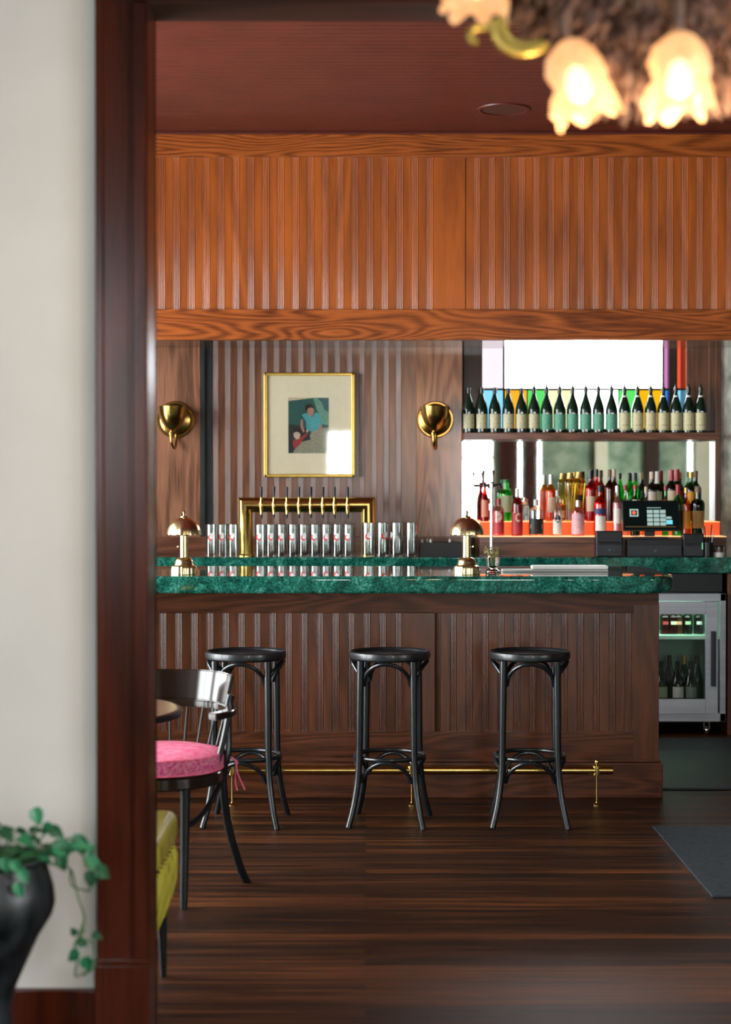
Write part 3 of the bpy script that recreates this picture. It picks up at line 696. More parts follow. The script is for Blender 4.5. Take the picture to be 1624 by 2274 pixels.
# ============================================================ BEER TOWER
YT = 10.12
tw = thing('beer_tower', 'brass arch-shaped beer tower with eight taps on the back counter', 'beer tower', (0, YT, ZK))
kt = YT/F
zt = PZ(1121, YT)-ZK; xa, xb = PX(545, YT), PX(818, YT)
MB().tube([(xa, 0, .012), (xa, 0, zt), (xb, 0, zt), (xb, 0, .012)], .044, 28).build('arch_pipe', M_brass, tw)
m = MB()
for x in (xa, xb): m.lathe([(0, 0), (.054, 0), (.054, .006), (.046, .014), (0, .014)], 28, (x, 0, 0))
m.build('base_flange', M_brass, tw)
for px in (580, 608, 637, 664, 690, 717, 743, 772):
    x = PX(px, YT-.1)
    f = MB().tube([(x, -.02, zt), (x, -.085, zt)], .010, 12).lathe([(.009, -.045), (.010, -.02), (.013, -.01), (.013, .01), (.008, .02), (.007, .045), (0, .045)], 14, (x, -.085, zt)).tube([(x, -.085, zt-.03), (x, -.09, zt-.055)], .007, 10).build('faucet', M_brass, tw)
    MB().lathe([(0, .040), (.0075, .040), (.006, .052), (.0075, .058), (.009, .098), (.0085, .106), (0, .107)], 12, (x, -.085, zt)).build('tap_handle', M_black, f)
    MB().lathe([(0, -.078), (.006, -.078), (.0075, -.066), (.0075, -.054), (0, -.053)], 12, (x, -.09, zt)).build('nozzle', M_black, f)

# ============================================================ GLASSES
G_tumbler = lite('tumbler_glass', (.93, .96, .95), .85, .10)
def make_glass(R, H):
    root = bpy.data.objects.new('drinking_glass', None); root.empty_display_size = .03; COL.objects.link(root)
    MB().lathe([(0, 0), (R*.92, 0), (R*.95, .003), (R, H-.002), (R-.001, H), (R-.0022, H-.001), (R*.88, .016), (R*.5, .012), (0, .012)], 28).build('tumbler', G_tumbler, root)
    z = H*.64
    mb = MB(); decal(mb, R*.99, [(-.006, -.018), (.008, -.014), (.016, .0), (.013, .016), (.002, .020), (-.004, .010), (-.006, .0), (-.010, -.008)], z, .0012); mb.build('printed_mark', ink_w, root, smooth=False)
    mb = MB(); decal(mb, R*.99, [(-.017, -.014), (-.006, -.025), (.008, -.023), (.013, -.015), (.0, -.016), (-.008, -.008), (-.006, .012), (-.015, .006)], z, .0014); mb.build('printed_mark', ink_r2, root, smooth=False)
    return root
ink_r2 = smat('red_print', (.55, .02, .02))
g0 = make_glass(.0318, .190); first = [True]
def glass(px, y, label, group):
    loc = (PX(px, y), y, ZK)
    if first[0]: first[0] = False; g0.location = loc; tag(g0, label, 'glass', group); return
    dup(g0, loc, random.uniform(-.25, .25), label, group)
for i, (px, y) in enumerate(((469, 10.0), (494, 10.03), (518, 10.0))):
    glass(px, y, '%s drinking glass left of the beer tower, with a red and white mark' % ords[i], 'glasses left of the beer tower')
glass(507, 10.12, 'drinking glass standing behind the others left of the beer tower', 'glasses left of the beer tower')
for i, px in enumerate((578, 602, 626, 651, 675, 700, 725, 750, 774)):
    glass(px, 10.0, '%s from left of the nine glasses under the beer taps' % (ords+['eighth', 'ninth'])[i], 'glasses under the beer taps')
g1 = make_glass(.0385, .200); 
for i, (px, y) in enumerate(((818, 9.99), (850, 9.99), (882, 9.99), (914, 9.99))):
    loc = (PX(px, y), y, ZK); lb = '%s from left of the wide glasses right of the beer tower' % ords[i]
    if i == 0: g1.location = loc; tag(g1, lb, 'glass', 'wide glasses right of the beer tower')
    else: dup(g1, loc, (.0, .3, -1.2, 2.2)[i], lb, 'wide glasses right of the beer tower')

# black caddy with small bottles
cd = thing('bar_caddy', 'low black plastic caddy between the tall glasses and the right brass lamp', 'caddy', (PX(979, 10.05), 10.05, ZK))
w2 = 46*10.05/F; 
m = MB(); m.box(-w2, w2, -.07, -.064, 0, .085, .002); m.box(-w2, w2, .064, .07, 0, .085, .002); m.box(-w2, -w2+.005, -.064, .064, 0, .085, .002); m.box(w2-.005, w2, -.064, .064, 0, .085, .002); m.box(-w2, w2, -.066, .066, 0, .006)
m.build('tray_walls', M_black, cd)
for i, (px, c) in enumerate(((938, k_white), (950, k_white), (957, k_white), (1000, k_white))):
    b_ = thing('dasher_bottle', '%s from left of the little capped bottles in the black caddy' % ords[i], 'bottle', (PX(px, 10.05), 10.05+(.02 if i % 2 else -.02), ZK+.006), 0, 'dasher bottles in the caddy')
    MB().lathe([(0, 0), (.013, 0), (.014, .004), (.014, .058), (.006, .074), (.006, .08), (0, .08)], 14).build('body', M_blackgloss, b_)
    MB().lathe([(.0075, .078), (.008, .090), (.005, .098), (0, .098)], 12).build('cap', c, b_)

# chrome water tap
wt = thing('water_tap', 'slim chrome draught column with two black handles left of the liquor bottles', 'tap', (PX(1092, 10.02), 10.02, ZK))
kk = 10.02/F
MB().lathe([(0, 0), (.028, 0), (.028, .006), (.012, .012), (.010, .02), (.0095, .40), (.013, .405), (.013, .43), (.006, .44), (0, .44)], 18).build('column', M_chrome, wt)
MB().tube([(-.046, 0, .418), (.02, 0, .418)], .009, 12).tube([(.02, 0, .418), (.05, -.02, .425), (.054, -.03, .40)], .008, 10).build('crossbar', M_blackgloss, wt)
for hx in (-.046, .010): MB().lathe([(0, .418), (.0055, .42), (.004, .46), (.007, .495), (.0085, .505), (0, .506)], 12, (hx, 0, 0)).build('tap_handle', smat('dark_brown_handle', (.05, .015, .012), .3), wt)

# ============================================================ REGISTER
rg = thing('register_screen', 'black point of sale touchscreen on a stand in front of the liquor bottles', 'screen', (PX(1446, 10.0), 10.0, ZK))
kr = 10.0/F
MB().box(-.10, .10, -.03, .04, .104, .118, .003).box(-.03, .03, .03, .05, .12, .24, .004).build('stand', M_black, rg)
Mt = Matrix.Translation((0, -.03, .155)) @ Matrix.Rotation(math.radians(-14), 4, 'X')
sw_, sh_ = .166, .182
MB().box(-sw_, sw_, 0, .022, 0, sh_, .005, M=Mt).build('bezel', M_black, rg)
MB().box(-sw_+.006, sw_-.006, -.0015, .001, .006, sh_-.006, M=Mt).build('display', pbr('screen_glass', (0.004, .010, .009), .08), rg)
u_pale = pbr('screen_pale_key', (.3, .4, .38), .4, emit=(.42, .62, .56), es=.42); u_or = pbr('screen_orange', (.6, .1, .04), .4, emit=(1, .16, .07), es=.7); u_bl = pbr('screen_blue', (.1, .4, .5), .4, emit=(.18, .60, .72), es=.8)
u_dim = pbr('screen_dim', (.1, .06, .02), .4, emit=(.35, .22, .08), es=.12)
def scr(x0, x1, z0, z1, mt, dy=-.0022, nm='icon'):
    m = MB(); m.box(x0, x1, dy, dy+.001, z0, z1, M=Mt); return m
def sx(px): return (px-1446)*kr*1.0
def sz(py): return (1181-py)*kr*1.02
m = MB()
for r_ in range(4):
    for c_ in range(3):
        cx = (1304+680/5.075)+c_*14.4; cy = 1135+r_*9.2
        m.box(sx(cx-1), sx(cx+11.5), -.0026, -.0016, sz(cy+7.4), sz(cy), .0008, 1, M=Mt)
m.build('keypad', u_pale, rg)
scr(sx(1437), sx(1468), sz(1131), sz(1129.5), u_pale).build('text_line', u_pale, rg)
m = MB()
for (a, b, c, d) in ((1398.5, 1418, 1133, 1136), (1398.5, 1418, 1147, 1150), (1398.5, 1402, 1136, 1147), (1415, 1418, 1136, 1147)): m.box(sx(a), sx(b), -.0026, -.0016, sz(d), sz(c), M=Mt)
m.build('icon_border', u_pale, rg)
m = MB(); cx, cz = sx(1408), sz(1141.5)
m.poly([Mt @ Vector((cx+.013*(1 if q % 2 else .75)*math.cos(q*PI/8), -.0028, cz+.013*(1 if q % 2 else .75)*math.sin(q*PI/8))) for q in range(16)])
m.build('icon', u_or, rg, smooth=False)
scr(sx(1479), sx(1493), sz(1167), sz(1157.5), u_bl).build('button', u_bl, rg)
scr(sx(1479), sx(1491), sz(1155), sz(1150), u_pale).build('button', u_pale, rg)
scr(sx(1388), sx(1500), sz(1173.5), sz(1171.5), u_dim).build('status_bar', u_dim, rg)

dr = thing('cash_drawer', 'wide black cash drawer under the register screen', 'cash drawer', (PX(1452, 10.015), 10.015, ZK))
MB().box(-.16, .16, -.05, .03, 0, .104, .004).build('case', M_black, dr)
MB().box(-.154, .154, -.055, -.049, .012, .070, .002).build('drawer_face', smat('charcoal_plastic', (.022, .024, .028), .4), dr)
MB().lathe([(0, 0), (.006, 0), (.006, .004), (0, .004)], 14, (0, -.055, .036), M=Matrix.Rotation(PI/2, 3, 'X')).build('lock', M_chrome, dr)
def printer(px0, px1, top, label, nm):
    w = (px1-px0)*kr/2; p = thing(nm, label, 'printer', (PX((px0+px1)/2, 10.02), 10.02, ZK)); h = (1238-top)*kr
    MB().box(-w, w, -.05, .03, 0, h, .008, 3).build('case', M_black, p)
    MB().box(-w*.8, w*.8, -.054, -.049, h*.52, h*.60).build('paper_slot', M_blackgloss, p)
    MB().box(-w+.004, w-.004, -.053, -.048, .006, h*.48, .003).build('front_cover', smat('charcoal_plastic', (.022, .024, .028), .4), p)
    return p, w, h
p, w_, h_ = printer(1322, 1381, 1180, 'black receipt printer left of the cash drawer', 'receipt_printer')
MB().box(-.003, .002, -.056, -.052, .040, .044).build('indicator_light', pbr('green_led', (0, .3, .1), .4, emit=(.0, .8, .3), es=.5), p)
p, w_, h_ = printer(1514, 1561, 1186, 'smaller black printer with green light right of the cash drawer', 'card_printer')
MB().box(w_-.014, w_-.009, -.0565, -.052, .045, .085).build('indicator_light', pbr('mint_led', (.2, .5, .3), .4, emit=(.2, .8, .4), es=.5), p)
cp = thing('salt_dish', 'small white dish with clear glass top at the far right of the counter', 'dish', (PX(1597, 10.02), 10.02, ZK))
MB().lathe([(0, 0), (.036, 0), (.038, .004), (.038, .026), (.034, .027), (.033, .006), (0, .005)], 24).build('dish', k_white, cp)
MB().lathe([(.032, .010), (.034, .064), (.031, .062), (.029, .012)], 24).build('glass_insert', M_glass, cp)
bx = thing('utensil_crock', 'black crock of bar tools behind the small white dish', 'crock', (PX(1573, 10.0), 10.0, ZK))
MB().lathe([(0, 0), (.032, 0), (.034, .01), (.035, .085), (.031, .087), (.029, .012), (0, .011)], 24).build('crock', M_black, bx)
for a in range(5):
    MB().tube([(.012*math.cos(a*1.3), .012*math.sin(a*1.3), .02), (.034*math.cos(a*1.3), .034*math.sin(a*1.3), .15+.01*a)], .003, 6).build('bar_tool', M_blackgloss, bx)

# ============================================================ PICTURE
YQ = 10.45; kq = YQ/F
pc = thing('framed_picture', 'gold-framed photograph with a wide cream mat hanging above the beer tower', 'picture', (PX(687.5, YQ), YQ, PZ(944, YQ)))
W_, H_ = 100.5*kq, 116*kq; fw = 7*kq
def zq(zx, zy, dy):   # from enlarged-photo coordinates to the picture plane
    return ((560+zx/6.496-687.5)*kq, dy, (944-(810+zy/6.496))*kq)
m = MB()
for (a, b, c, d) in ((-W_, W_, H_-fw, H_), (-W_, W_, -H_, -H_+fw)): m.box(a, b, -.030, -.004, c, d, .004)
for (a, b) in ((-W_, -W_+fw), (W_-fw, W_)): m.box(a, b, -.030, -.004, -H_, H_, .004)
m.build('frame', M_gold, pc)
MB().box(-W_+.004, W_-.004, -.014, -.004, -H_+.004, H_-.004).build('mat_board', noisy('cream_mat', (.84, .75, .54), (.87, .78, .57), 40, .8), pc)
def flat(pts, mt, d, nm):
    m = MB(); m.poly([zq(a, b, -.014-.0004*d) for a, b in pts]); return m.build(nm, mt, pc, smooth=False)
c_ = lambda n, c: noisy(n, tuple(v*.8 for v in c), tuple(min(1, v*1.2) for v in c), 120, .6)
flat([(525, 480), (1108, 480), (1108, 1278), (525, 1278)], c_('print_teal', (.015, .10, .085)), 1, 'print')
flat([(525, 485), (870, 478), (870, 484), (530, 525)], c_('print_cream', (.6, .5, .32)), 2, 'print_patch')
flat([(885, 490), (940, 480), (1108, 640), (1108, 880), (1000, 850)], c_('print_pale_teal', (.16, .33, .24)), 2, 'print_patch')
flat([(990, 480), (1108, 480), (1108, 690), (1040, 650)], c_('print_blue_grey', (.05, .12, .13)), 3, 'print_patch')
flat([(830, 1040), (870, 960), (1108, 900), (1108, 1278), (600, 1278), (600, 1215), (700, 1120)], c_('print_grey', (.30, .29, .20)), 2, 'print_patch')
flat([(525, 860), (680, 870), (820, 960), (850, 1080), (700, 1120), (590, 1260), (530, 1278), (525, 1000)], c_('print_dark', (.012, .03, .03)), 3, 'print_patch')
flat([(720, 720), (790, 700), (860, 760), (920, 690), (990, 730), (1010, 850), (960, 940), (850, 965), (790, 930), (780, 820), (750, 770)], c_('print_shirt', (.07, .38, .40)), 4, 'print_patch')
sk = c_('print_skin', (.45, .22, .15)); sk2 = c_('print_pale_skin', (.62, .45, .33)); hr = c_('print_hair', (.012, .012, .012))
flat([(705, 800), (735, 790), (735, 880), (760, 960), (740, 980), (700, 900)], sk, 5, 'print_patch')
flat([(965, 880), (1010, 870), (1015, 920), (960, 1010), (925, 1040), (920, 1025), (960, 960)], sk, 5, 'print_patch')
flat([(790, 640), (820, 625), (870, 620), (895, 650), (890, 700), (865, 745), (835, 745), (805, 705)], sk, 5, 'print_patch')
flat([(762, 620), (790, 575), (860, 570), (895, 600), (895, 640), (860, 620), (810, 630), (795, 680), (768, 660)], hr, 6, 'print_patch')
flat([(590, 1090), (650, 1070), (720, 1040), (790, 980), (805, 1005), (730, 1085), (690, 1150), (620, 1215), (590, 1170)], c_('print_red_shirt', (.36, .035, .03)), 6, 'print_patch')
flat([(600, 990), (640, 970), (690, 980), (700, 1020), (680, 1070), (640, 1080), (605, 1040)], sk2, 7, 'print_patch')
flat([(585, 930), (640, 900), (705, 920), (715, 990), (700, 1000), (660, 965), (600, 985)], hr, 8, 'print_patch')
flat([(780, 960), (800, 935), (815, 945), (800, 985)], sk2, 7, 'print_patch')
MB().box(-W_+fw*.8, W_-fw*.8, -.0235, -.0225, -H_+fw*.8, H_-fw*.8).build('glazing', lite('picture_glass', (1, 1, 1), .5, .06), pc)

# ============================================================ SCONCES
def sconce(px, label):
    s = thing('wall_sconce', label, 'wall lamp', (PX(px, 10.41), YP, PZ(932, 10.41)), 0, 'brass wall sconces beside the picture')
    R = Matrix.Rotation(PI/2, 3, 'X')
    MB().lathe([(0, 0), (.112, 0), (.113, .006), (.106, .014), (.098, .014), (.088, .022), (.04, .034), (0, .036)], 40, M=R).build('backplate', M_brass_old, s)
    prof = [(0, -.072), (.014, -.071), (.040, -.055), (.066, -.020), (.082, .025), (.089, .075), (.087, .075), (.079, .025), (.062, -.016), (.03, -.05), (0, -.062)]
    MB().lathe(prof, 36, (-.006, -.115, 0)).build('bowl_shade', M_brass_old, s)
    MB().tube(smoothpath([(-.012, -.115, -.06), (-.016, -.115, -.10), (-.012, -.112, -.145), (.0, -.085, -.175), (.004, -.045, -.165), (.004, -.02, -.12), (.004, -.01, -.07)], 5), .0085, 12).lathe([(0, -.012), (.013, -.006), (.015, .004), (.012, .012), (0, .014)], 16, (-.016, -.115, -.09)).build('arm', M_brass_old, s)
sconce(390, 'aged brass bowl sconce on the smooth panel left of the picture')
sconce(967, 'aged brass bowl sconce on the smooth panel right of the picture')

# ============================================================ BRASS LAMPS
def lamp(px, knob, label):
    D = 7.84
    l = thing('table_lamp', label, 'lamp', (PX(px, D), D, BT), 0, 'brass lamps on the bar top')
    def fl(n, amp):
        return lambda r, z, a: (r*(1+amp*abs(math.cos(n*a/2))), z)
    MB().lathe([(0, 0), (.058, 0), (.059, .004), (.058, .030), (.055, .038), (.044, .044)], 64, mod=fl(16, .05)).lathe([(.046, .043), (.042, .052), (.041, .062), (.036, .072), (.024, .079), (.0, .079)], 36).build('base', M_brass_pale, l)
    MB().lathe([(.019, .076), (.0185, .178), (.022, .183), (.022, .188), (0, .189)], 28).build('stem', M_brass_pale, l)
    q = [(.077*math.cos(a*PI/2/10), .186+.078*math.sin(a*PI/2/10)) for a in range(0, 10)]
    q2 = [(r-.002, z-.002) for r, z in reversed(q)]
    def md(r, z, a):
        k = max(0, (.245-z)/.06); return (r*(1+.035*k*abs(math.cos(6*a))), z-(.004*k*abs(math.cos(6*a)) if z < .19 else 0))
    MB().lathe(q+[(.008, .264), (.0, .264)], 72, mod=md).build('shade', M_brass_pale, l)
    MB().lathe([(.018, .262), (.017, .267), (.006, .270), (.004, .276), (.007, .281), (.007, .286), (.003, .291), (0, .295)], 18).build('finial', M_brass_pale, l)
    MB().tube([(0, 0, .128), (knob*.026, -.004, .128)], .0025, 8).lathe([(0, -.005), (.005, -.003), (.005, .003), (0, .005)], 10, (knob*.028, -.004, .128)).build('switch_knob', M_brass_pale, l)
lamp(409, -1, 'small brass mushroom lamp at the left end of the green bar top')
lamp(1037, 1, 'small brass mushroom lamp on the bar top beside the glass of dried sprigs')

# glass with dried sprigs
gv = thing('bud_vase', 'small clear glass holding dried yellow-green sprigs right of a brass lamp', 'vase', (PX(1095, 7.95), 7.95, BT))
MB().lathe([(0, 0), (.034, 0), (.036, .004), (.034, .012), (.020, .020), (.028, .034), (.034, .075), (.032, .075), (.024, .036), (0, .026)], 28).build('glass', M_glass, gv)
M_sprig = noisy('dried_sprig', (.20, .17, .05), (.42, .38, .14), 60, .8)
m = MB(); random.seed(3)
for i in range(16):
    a = random.uniform(0, 2*PI); L_ = random.uniform(.10, .125); sp = random.uniform(.02, .052)
    p2 = Vector((sp*math.cos(a), sp*math.sin(a)*.6, L_))
    m.tube(smoothpath([(0, 0, .03), (p2.x*.3, p2.y*.3, .075), p2], 3), .0012, 5)
    for k in range(7):
        q = Vector((p2.x*random.uniform(.5, 1.1), p2.y*random.uniform(.5, 1.1), L_-random.uniform(0, .03)))
        m.lathe([(0, -.004), (.004, 0), (0, .004)], 5, q)
m.build('sprigs', M_sprig, gv)
# long white tray
tr = thing('bar_tray', 'long low white tray lying along the rear of the green bar top', 'tray', (PX(1232, 8.12), 8.12, BT))
MB().box(-.25, .25, -.05, .05, 0, .012, .004).build('base', smat('grey_tray', (.4, .4, .38), .4), tr)
MB().box(-.11, .25, -.045, .045, .012, .03, .006).build('lid', pbr('white_lid', (.8, .8, .78), .35), tr)

# ============================================================ STOOLS
def make_stool():
    s = bpy.data.objects.new('bar_stool', None); COL.objects.link(s)
    MB().lathe([(0, .726), (.148, .727), (.156, .730), (.160, .737), (.167, .741), (.174, .737), (.1765, .726), (.175, .712), (.168, .705), (.150, .703), (0, .703)], 56).build('seat', M_blackseat, s)
    def leg(i, z):
        a = PI/4+i*PI/2
        pts = [(.705, .160), (.60, .162), (.30, .167), (.18, .176), (.08, .198), (.0, .226)]
        for (z0, r0), (z1, r1) in zip(pts, pts[1:]):
            if z1 <= z <= z0: r = r0+(r1-r0)*(z0-z)/(z0-z1); break
        return Vector((r*math.cos(a), r*math.sin(a), z))
    for i in range(4):
        P = smoothpath([leg(i, z) for z in (.705, .60, .45, .30, .20, .12, .06, .0)], 4)
        rs = [.016 - .003*(1-p.z/.7) for p in P]
        MB().tube(P, rs, 12).build('leg', M_blackwood, s)
    ring = [(.150*math.cos(a*2*PI/40), .150*math.sin(a*2*PI/40), .288) for a in range(40)]
    MB().tube(ring, .0095, 10, closed=True).build('foot_ring', M_blackwood, s)
    for i in range(4):
        for (zb, zt_, r0, r1, nm) in ((.598, .697, .140, .163, 'seat_brace'), (.185, .276, .148, .150, 'foot_ring_brace')):
            P = []
            for k in range(17):
                t = k/16; a = PI/4+i*PI/2+t*PI/2
                sh = math.sin(PI*t)**.62
                P.append((( r0+(r1-r0)*sh)*math.cos(a), (r0+(r1-r0)*sh)*math.sin(a), zb+(zt_-zb)*sh))
            MB().tube(P, .0088, 10).build(nm, M_blackwood, s)
    return s
s0 = make_stool(); s0.location = (PX(546, 7.38), 7.38, 0); s0.rotation_euler = (0, 0, math.radians(-6))
tag(s0, 'black bentwood bar stool at left, partly behind the armchair with pink cushion', 'bar stool', 'black bentwood bar stools at the bar')
dup(s0, (PX(866, 7.38), 7.38, 0), math.radians(-7), 'black bentwood bar stool in the middle of the three at the bar')
dup(s0, (PX(1177, 7.38), 7.38, 0), math.radians(-4), 'black bentwood bar stool nearest the right end of the bar')

# ============================================================ ARMCHAIR with pink cushion
ch = thing('bentwood_armchair', 'dark bentwood armchair with a curved glossy back at the round table', 'chair', (-.725, 6.03, 0), -.294)
MB().lathe([(0, .445), (.19, .447), (.213, .452), (.220, .445), (.220, .412), (.212, .405), (.195, .405), (.19, .43), (0, .43)], 56).build('seat', M_chair, ch)
def arc(r, a, z): return Vector((r*math.sin(a), r*math.cos(a), z))      # a=0 is the rear
for sgn in (-1, 1):
    MB().tube(smoothpath([(sgn*.150, -.130, .44), (sgn*.150, -.135, .25), (sgn*.152, -.150, 0)], 4), [.019-.006*k/8 for k in range(9)], 12).build('leg', M_blackwood, ch)
    P = smoothpath([arc(.262, sgn*.88, .70), arc(.250, sgn*.88, .64), (sgn*.205, .125, .50), (sgn*.185, .130, .42), (sgn*.187, .165, .25), (sgn*.205, .235, .08), (sgn*.218, .285, 0)], 4)
    MB().tube(P, [.015]*len(P), 12).build('leg', M_blackwood, ch)
    MB().tube(smoothpath([(sgn*.150, -.14, .275), (sgn*.17, -.04, .30), (sgn*.18, .07, .36), (sgn*.185, .13, .415)], 5), .0095, 10).build('side_brace', M_blackwood, ch)
    MB().tube(smoothpath([(sgn*.205, -.01, .43), (sgn*.225, .03, .55), (sgn*.236, .06, .648)], 4), .011, 10).build('arm_post', M_blackwood, ch)
# arm rail: flat bent strip
def strip(name, r_in, r_out, z0f, z1f, a0, a1, n, mat, parent, flare=0.0):
    m = MB(); bm = m.bm; R_ = []
    for k in range(n+1):
        a = a0+(a1-a0)*k/n; z0, z1 = z0f(a), z1f(a)
        R_.append([bm.verts.new(arc(r_in, a, z0)), bm.verts.new(arc(r_out, a, z0)), bm.verts.new(arc(r_out+flare, a, z1)), bm.verts.new(arc(r_in+flare, a, z1))])
    for A_, B_ in zip(R_, R_[1:]):
        for q in range(4): bm.faces.new((A_[q], A_[(q+1) % 4], B_[(q+1) % 4], B_[q]))
    bm.faces.new(R_[0]); bm.faces.new(list(reversed(R_[-1])))
    bmesh.ops.recalc_face_normals(bm, faces=bm.faces)
    es = [e for e in bm.edges if e.calc_face_angle(0) > 1.0]
    bmesh.ops.bevel(bm, geom=es, offset=.004, segments=3, affect='EDGES')
    return m.build(name, mat, parent)
strip('arm_rail', .232, .272, lambda a: .643, lambda a: .668, -1.95, 1.95, 48, M_chair, ch)
strip('backrest', .246, .258, lambda a: .668, lambda a: .775-.02*max(0, abs(a)-.5), -.84, .84, 32, M_chair, ch, flare=.022)
for k in range(11):
    a = -1.35+2.7*k/10
    MB().tube([arc(.205, a*.86, .44), arc(.25, a, .65)], .0048, 8).build('spindle', M_blackwood, ch)
cu = thing('seat_cushion', 'round pink box cushion with piping tied on the dark armchair seat', 'cushion', (-.725, 6.03, .452), -.294)
M_pink = noisy('pink_fabric', (.80, .10, .22), (.90, .26, .40), 35, .85, 6); M_pinkdot = noisy('speckled_pink_fabric', (.55, .03, .20), (.66, .24, .32), 90, .9, 3)
MB().lathe([(0, .078), (.10, .077), (.17, .073), (.208, .064), (.220, .058)], 56).build('cushion_top', M_pink, cu)
MB().lathe([(.220, .058), (.224, .045), (.224, .018), (.219, .004), (.15, .003), (0, .003)], 56).build('cushion_side', M_pinkdot, cu)
for z in (.058, .006): MB().tube([(.2215*math.cos(a*2*PI/56), .2215*math.sin(a*2*PI/56), z) for a in range(56)], .0032, 8, closed=True).build('piping', M_pink, cu)
a = 1.02
m = MB(); bp_ = arc(.235, a, .01)
m.tube(smoothpath([arc(.215, a, .02), arc(.25, a, .028), arc(.272, a, .01), arc(.268, a, -.05), arc(.275, a, -.09)], 4), .003, 6)
m.tube(smoothpath([arc(.268, a, .02), arc(.276, a+.03, -.03), arc(.30, a+.08, -.085)], 4), .003, 6)
m.lathe([(0, -.012), (.009, 0), (0, .012)], 8, arc(.272, a, .008))
m.build('tie', M_pink, cu)

# ============================================================ TABLE
tb = thing('round_table', 'small round cafe table beside the armchair, half hidden by the casing', 'table', (-.93, 5.35, 0))
MB().lathe([(0, .752), (.335, .752), (.345, .750)], 64).build('tabletop', noisy('mauve_brown_top', (.16, .085, .070), (.20, .11, .09), 8, .22), tb)
MB().lathe([(.345, .7505), (.353, .747), (.356, .738), (.352, .728), (.335, .722), (0, .722)], 64).lathe([(.27, .722), (.265, .690), (0, .690)], 48).build('edge_band', M_blackwood, tb)
MB().lathe([(.03, .69), (.03, .06), (.06, .045), (.20, .015), (.21, 0), (0, 0)], 36).build('pedestal', M_blackwood, tb)

# ============================================================ CHARTREUSE SEAT
gs = thing('lounge_chair', 'chartreuse leather lounge seat edge showing beside the wooden casing', 'chair', (-.80, 4.82, 0))
M_char = noisy('chartreuse_leather', (.36, .33, .035), (.48, .44, .07), 9, .25, 6, bump=.15, coat=.3)
m = MB(); m.box(-.25, .245, -.25, .235, .395, .492, .030, 4)
m.build('seat_cushion', M_char, gs)
pts = []
n = 90
for k in range(n+1):
    t = k/n; pts.append((.238+.006*math.sin(t*2*PI*9), -.24+.465*t))
m = MB(); bm = m.bm
lv = [(.395, 0.0), (.37, .006), (.30, .0), (.24, -.012), (.195, -.03)]
rows = []
for z, dx in lv: rows.append([bm.verts.new((p[0]*1.0+dx+.004*math.sin(i*.9+z*30), p[1], z)) for i, p in enumerate(pts)])
for A_, B_ in zip(rows, rows[1:]):
    for i in range(n): bm.faces.new((A_[i], A_[i+1], B_[i+1], B_[i]))
m.box(-.245, .20, -.24, .225, .195, .395, .01)
m.build('upholstered_base', M_char, gs)
MB().box(-.33, -.22, -.25, .15, .30, .85, .04, 4).build('backrest', M_char, gs)
for (x, y) in ((.20, .205), (.20, -.21), (-.22, .205), (-.22, -.21)):
    MB().tube([(x, y, .20), (x+.004, y+.004, 0)], [.016, .009], 10).build('leg', M_blackwood, gs)

# ============================================================ POTTED PLANT
DP = 3.82
pl = thing('potted_plant', 'trailing green pothos in a tall black urn against the white wall', 'plant', (PX(-24, DP), DP, 0))
def pr(px, py): return ((px+24)*DP/F, PZ(py, DP))
prof = [(0, 0), (.085, 0), (.088, .02), (.060, .05), (.045, .10), (.048, .18)]
for px, py in ((20, 2240), (34, 2190), (52, 2150), (84, 2080), (112, 2035), (119, 2008), (116, 1975), (104, 1935), (100, 1918), (108, 1906)): prof.append(pr(px, py))
prof += [(prof[-1][0]-.012, prof[-1][1]), (prof[-1][0]-.02, prof[-1][1]-.03), (0, prof[-1][1]-.03)]
# the urn rests on the floor: widths follow the photo, foot below the frame
M_urn = noisy('blackened_clay', (.003, .004, .005), (.020, .026, .029), 26, .36, 10, (1, 1, .35), bump=.5)
MB().lathe(prof, 48).build('urn', M_urn, pl)
random.seed(11)
M_leaf = noisy('pothos_leaf', (.006, .050, .018), (.018, .13, .050), 14, .55)
M_leaf2 = noisy('pothos_leaf_pale', (.015, .16, .065), (.04, .26, .12), 14, .4)
M_stem = smat('vine_stem', (.06, .16, .05))
leafs = MB(); leafs2 = MB(); stems = MB()
def leaf(mb, p, d, nrm, L_):
    L_ *= .82; d = d.normalized(); nrm = (nrm-d*nrm.dot(d)).normalized(); s = d.cross(nrm)
    outl = [(0, 0), (-.06, .30), (.10, .46), (.35, .44), (.62, .30), (.85, .12), (1, 0)]
    bm = mb.bm; mid = []; lf = []; rt = []
    for i in range(7):
        t = (0, .12, .3, .5, .7, .87, 1)[i]; w = (0, .26, .36, .32, .20, .08, 0)[i]
        c = p+d*(L_*t)-nrm*(L_*.25*t*t)
        mid.append(bm.verts.new(c))
        lf.append(bm.verts.new(c+s*(L_*w)+nrm*(L_*w*.35)-d*(L_*.08*(i == 1)))); rt.append(bm.verts.new(c-s*(L_*w)+nrm*(L_*w*.35)-d*(L_*.08*(i == 1))))
    for i in range(6):
        for side in (lf, rt):
            vs = [mid[i], mid[i+1], side[i+1], side[i]]
            try: bm.faces.new(vs)
            except ValueError: pass
ztop = prof[-3][1]
rt0 = Vector((0, 0, ztop-.02))
def Q(px, py, dy=0.0): x, z = pr(px, py); return Vector((x, dy, z))
